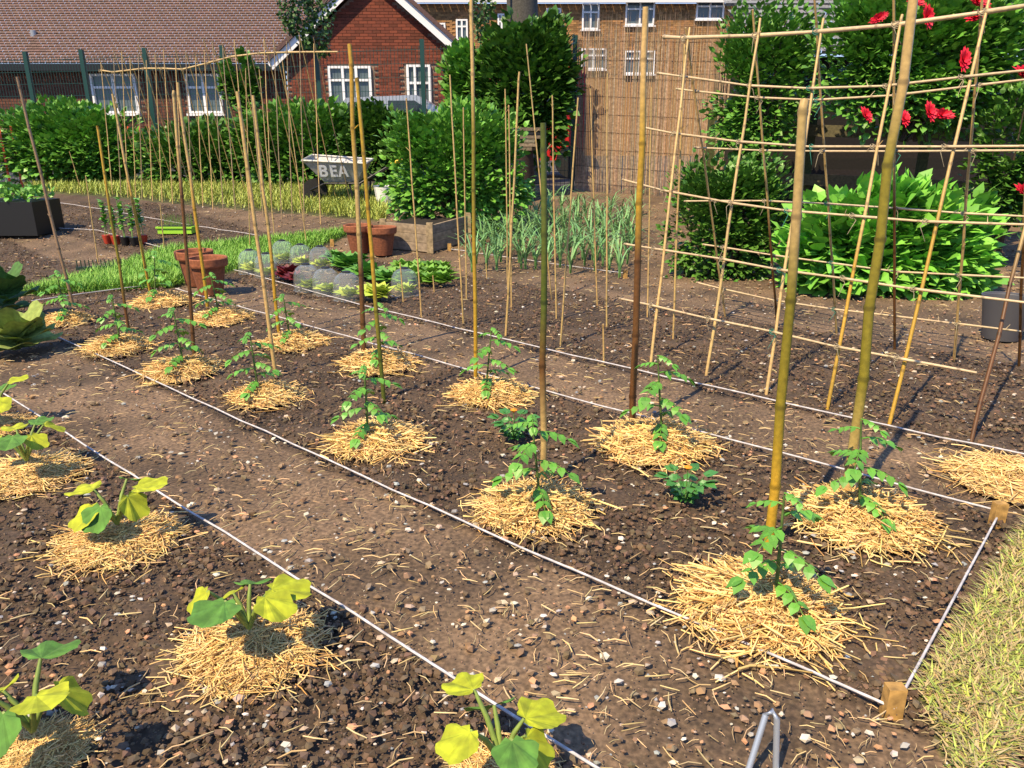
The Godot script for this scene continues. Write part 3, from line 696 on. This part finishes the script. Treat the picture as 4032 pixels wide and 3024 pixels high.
func fences() -> void:
	var o := thing("mesh_fence", "dark green welded mesh fence between garden and car park", "fence")
	var green := Color(0.008, 0.05, 0.04)
	var wires := MB.new()
	for i in MESH.size():
		var p := V(MESH[i])
		var q := MB.new()
		q.at(p + Vector3(0, 1.1, 0), Vector3(0.07, 2.4, 0.07), green)
		part("post", q.mesh(mk("coated_steel", 0.4, 0.0, 0.0)), o)
		if i + 1 < MESH.size():
			var e := V(MESH[i + 1])
			var n := int((e - p).length() / 0.06)
			for j in range(1, n):
				var c := p.lerp(e, j / float(n))
				wires.at(c + Vector3(0, 1.1, 0), Vector3(0.006, 2.2, 0.006), green)
			for j in 11:
				wires.box(Transform3D(Basis.looking_at((e - p).normalized(), Vector3.UP), (p + e) / 2 + Vector3(0, 0.1 + j * 0.205, 0.006)), Vector3(0.007, 0.007, (e - p).length()), green)
	part("wire_mesh", wires.mesh(mk("coated_steel")), o).set_meta("kind", "stuff")
	o = thing("reed_screen", "tall brown reed screen fixed along the fence behind the garlic", "screen")
	var reed := MB.new()
	reed.tube([Vector3(0, 0, 0), Vector3(0.05, 0.5, 0), Vector3(0, 1, 0)], [1, 1, 0.8], 5, [Color(1, 1, 1)])
	var rm := reed.mesh(mk("reed", 0.8, 0.0, 6.0))
	var t := []
	var c := []
	var a := V(REED[0])
	var b := V(REED[1])
	var n := int((b - a).length() / 0.0085)
	for i in n:
		if rng.randf() < 0.1:
			continue
		var p := a.lerp(b, i / float(n)) + Vector3(0, rr(-0.02, 0.02), rr(-0.01, 0.01))
		t.append(Transform3D(Basis(Vector3(0.005, 0, 0), Vector3(rr(-0.03, 0.03), rr(2.25, 2.5), 0), Vector3(0, 0, 0.0036)), p)); c.append(vary(Color(0.6, 0.43, 0.28), 0.35))
	many("reeds", rm, t, c, "", "", o)
	var wr := MB.new()
	for j in 9:
		wr.tube([a + Vector3(0, 0.15 + j * 0.26, 0.012), (a + b) / 2 + Vector3(0, 0.13 + j * 0.26, 0.012), b + Vector3(0, 0.15 + j * 0.26, 0.012)], [0.003, 0.003, 0.003], 4, [Color(0.1, 0.07, 0.05)])
	part("binding_wire", wr.mesh(mk("twine")), o)
	o = thing("rail_fence", "mossy timber post and rail fence amid the roses", "fence")
	for i in RAIL.size():
		var q := MB.new()
		q.at(V(RAIL[i]) + Vector3(0, 0.7, 0), Vector3(0.09, 1.5, 0.08), Color(0.09, 0.1, 0.03))
		part("post", q.mesh(mk("mossy_wood")), o)
	for y in [1.25, 0.7]:
		var q := MB.new()
		var p0 := V(RAIL[0])
		var p1 := V(RAIL[RAIL.size() - 1])
		q.box(Transform3D(Basis.looking_at((p1 - p0).normalized(), Vector3.UP), (p0 + p1) / 2 + Vector3(0, y, 0.07)), Vector3(0.04, 0.13, (p1 - p0).length()), Color(0.15, 0.13, 0.07))
		part("rail", q.mesh(mk("mossy_wood")), o)
	o = thing("orange_netting", "torn orange plastic barrier netting before the bramble hedge", "netting")
	var net := MB.new()
	a = V(NET[0]); b = V(NET[1])
	for i in 18:
		var p := a.lerp(b, i / 17.0)
		net.at(p + Vector3(rr(-0.1, 0.1), 0.5, 0), Vector3(0.035, 1.0, 0.01), Color(0.7, 0.1, 0.03))
	for j in 13:
		net.tube([a + Vector3(0, 0.05 + j * 0.075, 0.01), (a + b) / 2 + Vector3(0, 0.02 + j * 0.075, 0), b + Vector3(0, 0.05 + j * 0.075, 0.01)], [0.004, 0.004, 0.004], 4, [Color(0.5, 0.35, 0.25)])
	part("strands", net.mesh(mk("plastic_net", 0.5, 0.0, 0.0)), o)

func plants() -> void:
	for q in BUSHES:
		bush(q[0], q[1], V(q[2]), V(q[3]), q[4], q[5], LEAF * q[6], q[7])
	var roses := MB.new()
	for i in 5:
		for j in 7:
			var b := Basis(Vector3.UP, TAU * j / 7 + i * 0.5) * Basis(Vector3.RIGHT, -1.3 + i * 0.25)
			roses.leaf(Transform3D(b.scaled(Vector3(1.3, 1, 0.45 + 0.12 * (4 - i))), Vector3(0, 0.08 * i, 0)), vary(Color(0.62, 0.012, 0.04), 0.25))
	var rm := roses.mesh(mk("petal", 0.6, 0.3, 0.0))
	var o: Node3D = thing("rose_blooms", "open crimson roses on the climber before the shed", "roses")
	for p in ROSES:
		part("flower", rm, o, Transform3D((Basis(Vector3.RIGHT, 1.2 + rr(-0.3, 0.3)) * Basis(Vector3.UP, rr(0, 6))).scaled(Vector3(0.1, 0.1, 0.1) * rr(0.8, 1.1)), V(p)))
	# tree trunk with a hanging branch
	o = thing("tree", "large grey trunk rising above the ivy with hanging leafy sprays", "tree", V(TREE))
	var t := MB.new()
	t.tube([Vector3(0, 0, 0), Vector3(0.05, 1.5, 0), Vector3(0.0, 3.5, 0), Vector3(0.1, 6, 0)], [0.36, 0.29, 0.27, 0.22], 14, [Color(0.11, 0.105, 0.09)])
	for s in SPRAYS:
		var e := V(s) - V(TREE)
		t.tube([Vector3(0.05, 5.2, 0), e * 0.5 + Vector3(0, 3.6, 0), e], [0.09, 0.05, 0.01], 7, [Color(0.1, 0.09, 0.07)])
	part("trunk", t.mesh(mk("bark")), o)
	var cr := MB.new()
	for s in SPRAYS:
		var e := V(s) - V(TREE)
		for i in 420:
			var f := rng.randf()
			var p := e + Vector3(rr(-0.22, 0.22) * (1.3 - f), -0.9 * f + 0.2, rr(-0.2, 0.2))
			cr.leaf(Transform3D(spin().scaled(Vector3(0.07, 0.07, 0.07)), p), vary(Color(0.06, 0.13, 0.03), 0.3))
	part("crown", cr.mesh(mk("foliage")), o)
	# garlic bed
	for i in GARLIC.size():
		o = thing("garlic_plant", "arching blue green garlic plant in the strung bed before the reed screen", "garlic", V(GARLIC[i]), "garlic plants in the strung bed")
		for j in 12:
			var g := MB.new()
			var a := rr(0, TAU)
			var h := rr(0.3, 0.6)
			var dir := Vector3(cos(a), 0, sin(a))
			var sd := Vector3(-sin(a), 0, cos(a)) * 0.012
			var k := vary(Color(0.17, 0.34, 0.12), 0.3)
			var pr := Vector3.ZERO
			for s in range(1, 6):
				var f := s / 5.0
				var p := dir * h * 0.75 * f * f + Vector3(0, h * (1.25 * f - 0.65 * f * f * f), 0)
				g.quad(pr - sd * (1.15 - f * 0.9), p - sd * (1.0 - f * 0.9), p + sd * (1.0 - f * 0.9), pr + sd * (1.15 - f * 0.9), k)
				pr = p
			part("leaf", g.mesh(mk("foliage")), o)
	# lettuces
	for i in LETTUCE.size():
		var q: Array = LETTUCE[i]
		var col: Color = [Color(0.4, 0.5, 0.06), Color(0.12, 0.015, 0.02), Color(0.1, 0.27, 0.04), Color(0.16, 0.33, 0.04)][q[1]]
		o = thing("lettuce", ["crisp yellow green lettuce in the cloche row", "dark red frilly lettuce between the glass cloches", "leafy green salad plant behind the cloches", "feathery bright green carrot tops beside the cloches"][q[1]], "lettuce", V(q[0]), "salad crops by the cloches")
		for j in 22:
			var b := Basis(Vector3.UP, j * 2.4) * Basis(Vector3.RIGHT, -1.35 + 1.0 * j / 22.0)
			var lf := MB.new()
			lf.leaf(Transform3D(), vary(col, 0.2))
			lf.leaf(Transform3D(Basis(Vector3.UP, 0.6).scaled(Vector3(0.7, 1.6, 0.8)), Vector3(0.05, 0.05, 0.2)), vary(col, 0.2))
			var s: float = rr(0.1, 0.16) * q[2]
			part("leaf", lf.mesh(mk("foliage")), o, Transform3D(b.scaled(Vector3(s * 1.3, s, s)), Vector3(0, 0.01, 0)))
	for i in CHARD.size():
		o = thing("cabbage_plant", ["dark leafed cabbage beside the end of the front string", "pale green cabbage spreading over the front string"][i], "cabbage", V(CHARD[i]))
		for j in 11:
			var lf := round_leaf(rr(0.1, 0.15), Color(0.08, 0.2, 0.04) if i == 0 else Color(0.36, 0.46, 0.1))
			part("leaf", lf.mesh(mk("courgette_leaf")), o, Transform3D(Basis(Vector3.UP, j * 2.4) * Basis(Vector3.RIGHT, -0.9 + 0.09 * j), Vector3(0, 0.03 + 0.02 * (11 - j) * (1.0 if i == 0 else 0.4), 0)))

func canes() -> void:
	var olive := Color(0.26, 0.21, 0.02)
	var gold := Color(0.55, 0.33, 0.03)
	var brown := Color(0.16, 0.07, 0.02)
	var dgreen := Color(0.1, 0.13, 0.015)
	var pal := [[gold, olive, olive, CANE], [CANE, olive, olive, olive, CANE], [brown, CANE, brown, dgreen, dgreen, dgreen], [brown, brown, gold, CANE], [dgreen, olive, gold, gold], [gold, gold, olive, CANE], [CANE], [brown, CANE, gold], [brown, brown, CANE], [gold, CANE], [brown, olive, gold], [gold, CANE], [Color(0.3, 0.2, 0.11)], [gold, CANE]]
	var nth := ["first", "second", "third", "fourth", "fifth", "sixth", "seventh"]
	for i in STAKES.size():
		var s: Array = STAKES[i]
		var row := "front row" if i % 2 == 0 else "back row"
		var o := thing("bamboo_stake", "%s bamboo tomato stake, %s from the strung corner pegs" % [row, nth[i / 2]], "bamboo stake", V(s[0]), "tomato stakes in two rows")
		part("cane", bamboo(Vector3(0, -0.1, 0), V(s[1]) - V(s[0]), s[2], pal[i]).mesh(mk("bamboo", 0.45, 0.0, 12.0, 0.75)), o)
		var m := thing("straw_mound", "straw mulch mound under the %s %s stake from the corner pegs" % [nth[i / 2], row], "straw", V(MOUNDS[i][0]), "straw mounds in the tomato bed")
		var sc: float = MOUNDS[i][1]
		part("straw", straw_mesh(1500 if i < 6 else 800), m, Transform3D(Basis(Vector3.UP, rr(0, 6)).scaled(Vector3(sc, sc * 1.4, sc)), Vector3.ZERO))
		tomato(V(MOUNDS[i][0]) + Vector3(rr(-0.04, 0.04), 0.2 * sc, 0.02), rr(0.29, 0.4), "tomato plant beside the %s %s stake from the corner pegs" % [nth[i / 2], row])
	for i in LOOSE.size():
		var s: Array = LOOSE[i]
		var o := thing("garden_cane", "thin tan garden cane standing loose in the open soil", "garden cane", V(s[0]), "loose canes in the soil")
		part("cane", bamboo(Vector3(0, -0.05, 0), V(s[1]) - V(s[0]), s[2], [CANE]).mesh(mk("bamboo")), o)
	var tr := thing("cane_trellis", "wide bamboo trellis lashed with horizontal canes before the leafy shrub", "trellis")
	for s in TRELLIS:
		part("cane", bamboo(V(s[0]) - Vector3(0, 0.06, 0), V(s[1]), s[2], [[CANE], [gold, CANE], [brown, CANE]][s[3]]).mesh(mk("bamboo")), tr)
	for bar in BARS:
		var pts := []
		var rad := []
		for p in bar[0]:
			pts.append(V(p)); rad.append(bar[1])
		for i in pts.size() - 1:
			part("crossbar", bamboo(pts[i], pts[i + 1], bar[1], [Color(0.68, 0.52, 0.3)], 0.3).mesh(mk("bamboo")), tr)
		for i in range(1, pts.size() - 1):
			tie(tr, pts[i], bar[1] * 1.7, Color(0.5, 0.42, 0.28) if i % 3 else Color(0.05, 0.3, 0.22))
	var bt := thing("bean_trellis", "long ridged row of crossed bean canes in front of the bungalow", "trellis")
	for s in BEANS:
		part("cane", bamboo(V(s[0]) - Vector3(0, 0.05, 0), V(s[1]), 0.0075, [CANE if rng.randf() < 0.7 else Color(0.35, 0.25, 0.13)]).mesh(mk("bamboo")), bt)
	for i in RIDGE.size() - 1:
		part("ridge_cane", bamboo(V(RIDGE[i]), V(RIDGE[i + 1]), 0.013, [Color(0.66, 0.48, 0.22)]).mesh(mk("bamboo")), bt)
		tie(bt, V(RIDGE[i]), 0.025, Color(0.45, 0.36, 0.22))

func beds() -> void:
	for i in STRINGS.size():
		string_line(STRINGS[i], ["white string along the front of the tomato bed", "white string behind the courgette plants", "white string along the back row of tomato stakes", "white string running past the cloches", "white string in front of the garlic bed", "white string between the two corner pegs", "white string along the grass end of the tomato bed", "white string beside the black planter", "white string in front of the bean trellis"][i])
	for i in PEGS.size():
		var o := thing("wooden_peg", ["short wooden corner peg at the front string bend", "wooden corner peg wrapped with tangled string", "wooden peg at the garlic bed corner", "wooden peg beside the terracotta pots and salad row", "wooden peg beside the raised bed post", "small wooden peg in the grass edge"][i], "peg", V(PEGS[i]), "wooden string pegs")
		var q := MB.new()
		q.at(Vector3(0, 0.015, 0), Vector3(0.042, 0.11, 0.03), Color(0.62, 0.36, 0.1))
		part("stake", q.mesh(mk("peg_wood", 0.8)), o)
	for i in COURG.size():
		var m := thing("straw_mound", "flattened straw mulch around courgette plant number %s from the planter" % ["one", "two", "three", "four", "five", "six"][i], "straw", V(COURG[i][0]), "straw mounds by the courgettes")
		var sc: float = COURG[i][1]
		part("straw", straw_mesh(1400), m, Transform3D(Basis(Vector3.UP, i).scaled(Vector3(sc, sc * 0.95, sc)), Vector3.ZERO))
		courgette(V(COURG[i][0]) + Vector3(0, 0.07, 0), "courgette plant with lime leaves, number %s from the planter" % ["one", "two", "three", "four", "five", "six"][i], 0.95)
	var mm := thing("straw_mound", "loose straw heap beyond the string wrapped corner peg", "straw", V(HEAP))
	part("straw", straw_mesh(700), mm, Transform3D(Basis().scaled(Vector3(0.26, 0.2, 0.26)), Vector3.ZERO))
	for i in MARI.size():
		var o := thing("marigold", ["marigold with a small orange flower behind the second stake", "low marigold near the first front row stake"][i], "marigold", V(MARI[i]))
		for j in 7:
			part("leaf", compound_leaf(0.12, Color(0.06, 0.2, 0.04), 0.1).mesh(mk("foliage")), o, Transform3D(Basis(Vector3.UP, j * 0.9) * Basis(Vector3.RIGHT, -0.8), Vector3.ZERO))
		var f := MB.new()
		f.lathe([Vector2(0.0, 0.02), Vector2(0.016, 0.012), Vector2(0.004, 0.0)], 9, Color(0.8, 0.25, 0.01), Vector3(0, 0.13, 0))
		f.tube([Vector3.ZERO, Vector3(0, 0.13, 0)], [0.003, 0.002], 4, [Color(0.1, 0.2, 0.04)])
		part("flower", f.mesh(mk("petal")), o)
	var rb := thing("raised_bed", "weathered timber raised bed under the currant bush", "raised bed", V(RAISED[0]))
	var e := V(RAISED[1]) - V(RAISED[0])
	var fw := V(RAISED[2]) - V(RAISED[0])
	for j in 3:
		for s in [e, fw]:
			var q := MB.new()
			q.box(Transform3D(Basis.looking_at(s.normalized(), Vector3.UP), s * 0.5 + Vector3(0, 0.05 + j * 0.1, 0)), Vector3(0.035, 0.096, s.length() - 0.06), vary(Color(0.4, 0.31, 0.21), 0.15))
			part("plank", q.mesh(mk("bed_wood", 0.85, 0.0, 5.0)), rb)
	for c in [Vector3.ZERO, e, fw]:
		var q := MB.new()
		q.at(c + Vector3(0, 0.16, 0), Vector3(0.07, 0.34, 0.07), Color(0.48, 0.36, 0.2))
		part("corner_post", q.mesh(mk("bed_wood")), rb)
	var q2 := MB.new()
	q2.quad(Vector3(0, 0.26, 0), e + Vector3(0, 0.26, 0), e + fw + Vector3(0, 0.26, 0), fw + Vector3(0, 0.26, 0), Color(0.03, 0.02, 0.014))
	part("compost", q2.mesh(mk("soil")), rb)

func small() -> void:
	var clay := Color(0.42, 0.14, 0.06)
	for i in POTS.size():
		var o := thing("terracotta_pot", ["empty terracotta pot beside the back row, rear of its pair", "empty terracotta pot beside the back row, front of its pair", "soil filled terracotta pot by the raised bed", "terracotta pot touching the raised bed timber"][i], "plant pot", V(POTS[i]), "large terracotta pots")
		var b := MB.new()
		b.lathe([Vector2(0.0, 0.0), Vector2(0.1, 0.0), Vector2(0.138, 0.235)], 28, clay * 0.75)
		b.lathe([Vector2(0.13, 0.235), Vector2(0.1, 0.03)], 28, clay * 0.7)
		part("body", b.mesh(mk("clay", 0.85, 0.0, 10.0)), o)
		b = MB.new()
		b.lathe([Vector2(0.138, 0.235), Vector2(0.158, 0.237), Vector2(0.163, 0.25), Vector2(0.167, 0.305), Vector2(0.16, 0.312), Vector2(0.145, 0.305), Vector2(0.13, 0.235)], 28, clay)
		part("rim", b.mesh(mk("clay")), o)
		b = MB.new()
		b.lathe([Vector2(0.0, 0.21), Vector2(0.06, 0.215), Vector2(0.126, 0.2)], 18, Color(0.035, 0.024, 0.016))
		part("compost", b.mesh(mk("soil")), o)
	var glass := StandardMaterial3D.new()
	glass.resource_name = "clear_plastic"
	glass.transparency = BaseMaterial3D.TRANSPARENCY_ALPHA
	glass.albedo_color = Color(0.85, 0.9, 0.9, 0.1)
	glass.roughness = 0.08
	for i in CLOCHES.size():
		var o := thing("bell_cloche", "clear bell cloche over a lettuce in the salad bed", "cloche", V(CLOCHES[i]), "bell cloches over lettuces")
		var b := MB.new()
		b.lathe([Vector2(0.128, 0.0), Vector2(0.12, 0.005), Vector2(0.117, 0.1), Vector2(0.11, 0.15), Vector2(0.092, 0.19), Vector2(0.062, 0.215), Vector2(0.035, 0.223)], 28, Color(1, 1, 1))
		part("dome", b.mesh(glass), o)
		b = MB.new()
		b.lathe([Vector2(0.037, 0.218), Vector2(0.037, 0.228), Vector2(0.025, 0.234), Vector2(0.0, 0.235)], 16, Color(0.012, 0.012, 0.012))
		part("vent_cap", b.mesh(mk("black_plastic", 0.5, 0.0, 0.0)), o)
	# wheelbarrow
	var wb := thing("wheelbarrow", "white lettered grey wheelbarrow with yellow grips on the grass", "wheelbarrow", V(BARROW))
	var t := MB.new()
	var grey := Color(0.5, 0.5, 0.5)
	var lo := [Vector3(-0.22, 0.32, 0.17), Vector3(0.25, 0.32, 0.17), Vector3(0.25, 0.32, -0.17), Vector3(-0.22, 0.32, -0.17)]
	var hi := [Vector3(-0.48, 0.62, 0.3), Vector3(0.42, 0.58, 0.3), Vector3(0.42, 0.62, -0.3), Vector3(-0.48, 0.68, -0.3)]
	for i in 4:
		t.quad(lo[i], hi[i], hi[(i + 1) % 4], lo[(i + 1) % 4], grey)
		t.tube([hi[i], hi[(i + 1) % 4]], [0.016, 0.016], 8, [Color(0.7, 0.68, 0.62)])
	t.quad(lo[0], lo[1], lo[2], lo[3], grey)
	part("tray", t.mesh(mk("galvanised", 0.45, 0.0, 6.0, 0.7, 0.2)), wb)
	var tm := TextMesh.new()
	tm.text = "BEA"
	var sf := SystemFont.new()
	sf.font_names = PackedStringArray(["Droid Sans"])
	sf.font_weight = 700
	tm.font = sf
	tm.font_size = 32
	tm.pixel_size = 0.0075
	tm.depth = 0.004
	var pm := StandardMaterial3D.new()
	pm.resource_name = "white_paint"
	pm.albedo_color = Color(0.9, 0.9, 0.92)
	tm.material = pm
	part("lettering", tm, wb, Transform3D(Basis(Vector3.RIGHT, 0.41), Vector3(-0.06, 0.47, 0.252)))
	for s in [-0.2, 0.2]:
		t = MB.new()
		t.tube([Vector3(-0.45, 0.2, s * 0.3), Vector3(-0.2, 0.3, s), Vector3(0.3, 0.3, s * 1.1), Vector3(0.8, 0.58, s * 1.2)], [0.016, 0.016, 0.016, 0.016], 8, [Color(0.012, 0.012, 0.012)])
		t.tube([Vector3(0.15, 0.3, s), Vector3(0.2, 0.0, s * 1.1), Vector3(0.35, 0.0, s * 1.1), Vector3(0.38, 0.32, s)], [0.014, 0.014, 0.014, 0.014], 8, [Color(0.012, 0.012, 0.012)])
		var h := part("handle", t.mesh(mk("black_steel", 0.4, 0.0, 0.0)), wb)
		t = MB.new()
		t.tube([Vector3(0.74, 0.55, s * 1.2), Vector3(0.88, 0.62, s * 1.2)], [0.021, 0.02], 8, [Color(0.75, 0.5, 0.03)])
		part("grip", t.mesh(mk("grip", 0.5, 0.0, 0.0)), h)
	t = MB.new()
	t.tube([Vector3(-0.4, 0.18, -0.04), Vector3(-0.4, 0.18, 0.04)], [0.18, 0.18], 22, [Color(0.014, 0.014, 0.014)])
	part("wheel", t.mesh(mk("rubber", 0.8)), wb)
	# planter, seedlings, tray, bucket
	var o := thing("planter_box", "black square planter full of leafy seedlings by the netting", "planter", V(PLANTER))
	t = MB.new()
	t.at(Vector3(0, 0.2, 0), Vector3(0.9, 0.4, 0.6), Color(0.008, 0.008, 0.009))
	part("box", t.mesh(mk("black_plastic")), o)
	t = MB.new()
	for i in 260:
		t.leaf(Transform3D(spin().scaled(Vector3(0.08, 0.08, 0.08)), Vector3(rr(-0.42, 0.42), 0.42 + rr(0, 0.16), rr(-0.27, 0.27))), vary(LEAF * 1.6, 0.3))
	part("foliage", t.mesh(mk("foliage")), o)
	for i in SEED.size():
		var red: bool = i in [0, 1, 4]
		o = thing("seedling_pot", ("red" if red else "black") + " square pot of tall bean seedlings on the path", "plant pot", V(SEED[i]), "red bean pots" if red else "black bean pots")
		t = MB.new()
		t.lathe([Vector2(0.0, 0.0), Vector2(0.045, 0.0), Vector2(0.065, 0.1), Vector2(0.055, 0.1), Vector2(0.0, 0.09)], 4, Color(0.45, 0.05, 0.02) if red else Color(0.012, 0.012, 0.014))
		part("pot", t.mesh(mk("pot_plastic", 0.5, 0.0, 0.0)), o)
		for j in 2:
			t = MB.new()
			var hh := rr(0.3, 0.45)
			t.tube([Vector3(rr(-0.02, 0.02), 0.09, 0), Vector3(rr(-0.04, 0.04), 0.09 + hh, 0)], [0.005, 0.004], 5, [Color(0.2, 0.35, 0.1)])
			for k in 22:
				var b := Basis(Vector3.UP, k * 1.5) * Basis(Vector3.RIGHT, rr(-0.9, 0.3))
				t.leaf(Transform3D(b.scaled(Vector3(0.07, 0.07, 0.08)), Vector3(0, 0.1 + hh * (0.3 + 0.7 * k / 22.0), 0)), vary(LEAF * 1.7, 0.25))
			part("seedling", t.mesh(mk("foliage")), o)
	o = thing("seed_tray", "lime green seed tray of fine seedlings on the soil", "seed tray", V(TRAY))
	t = MB.new()
	t.at(Vector3(0, 0.04, 0), Vector3(0.42, 0.08, 0.2), Color(0.3, 0.6, 0.04))
	t.at(Vector3(0, 0.075, 0), Vector3(0.45, 0.02, 0.23), Color(0.3, 0.6, 0.04))
	part("tray", t.mesh(mk("pot_plastic")), o)
	t = MB.new()
	t.at(Vector3(0, 0.085, 0), Vector3(0.4, 0.012, 0.18), Color(0.03, 0.02, 0.015))
	for i in 90:
		var p := Vector3(rr(-0.19, 0.19), 0.09, rr(-0.08, 0.08))
		t.tube([p, p + Vector3(rr(-0.03, 0.03), rr(0.08, 0.16), 0)], [0.002, 0.001], 3, [Color(0.2, 0.4, 0.06)])
	part("seedlings", t.mesh(mk("stem")), o)
	for i in 2:
		o = thing("bucket", ["white plastic bucket tilted in the grass by the wheelbarrow", "dark grey round bucket under the trellis by the shrub"][i], "bucket", V(BUCKET[i]))
		t = MB.new()
		t.lathe([Vector2(0.0, 0.0), Vector2(0.11, 0.0), Vector2(0.15, 0.28), Vector2(0.158, 0.285), Vector2(0.145, 0.27), Vector2(0.1, 0.02)], 24, [Color(0.75, 0.75, 0.73), Color(0.07, 0.07, 0.075)][i])
		part("pail", t.mesh(mk("pot_plastic")), o)
	# rake and tools on the grass
	o = thing("garden_rake", "wooden handled rake with dark toothed head lying on grass", "rake", V(RAKE[0]))
	t = MB.new()
	var e := V(RAKE[1]) - V(RAKE[0])
	t.tube([Vector3(0, 0.03, 0), e + Vector3(0, 0.03, 0)], [0.014, 0.014], 8, [Color(0.55, 0.35, 0.14)])
	part("handle", t.mesh(mk("peg_wood")), o)
	t = MB.new()
	t.at(Vector3(0, 0.05, -0.02), Vector3(0.42, 0.03, 0.03), Color(0.02, 0.04, 0.03), 0.25)
	for i in 12:
		t.at(Vector3(-0.19 + 0.035 * i, 0.09, -0.02 + 0.05 - 0.009 * i), Vector3(0.008, 0.08, 0.008), Color(0.02, 0.04, 0.03))
	part("head", t.mesh(mk("black_steel")), o)
	o = thing("metal_hook", "bent grey metal rod standing in the path", "rod", V(HOOK))
	t = MB.new()
	t.tube([Vector3(-0.06, -0.05, 0.06), Vector3(0.0, 0.13, 0), Vector3(0.012, 0.14, 0), Vector3(0.025, 0.12, 0.0), Vector3(0.03, -0.05, 0.03)], [0.007, 0.007, 0.007, 0.007, 0.007], 8, [Color(0.45, 0.5, 0.58)])
	part("rod", t.mesh(mk("zinc", 0.4, 0.0, 0.0, 0.6, 0.6)), o)
	o = thing("stump", "dark upright log stump carrying stacked stone slabs", "stump", V(STUMP))
	t = MB.new()
	t.tube([Vector3(0, -0.05, 0), Vector3(0, 0.7, 0)], [0.26, 0.22], 14, [Color(0.07, 0.04, 0.03)])
	part("trunk", t.mesh(mk("bark")), o)
	o = thing("slab_pile", "pile of flat weathered slabs stacked on the log stump", "slabs", V(STUMP) + Vector3(0, 0.7, 0))
	for i in 6:
		t = MB.new()
		t.at(Vector3(rr(-0.05, 0.05), 0.03 + i * 0.055, rr(-0.03, 0.03)), Vector3(rr(0.5, 0.75), 0.045, 0.4), vary(Color(0.3, 0.24, 0.16), 0.3), rr(-0.2, 0.2))
		part("slab", t.mesh(mk("slab_stone")), o)
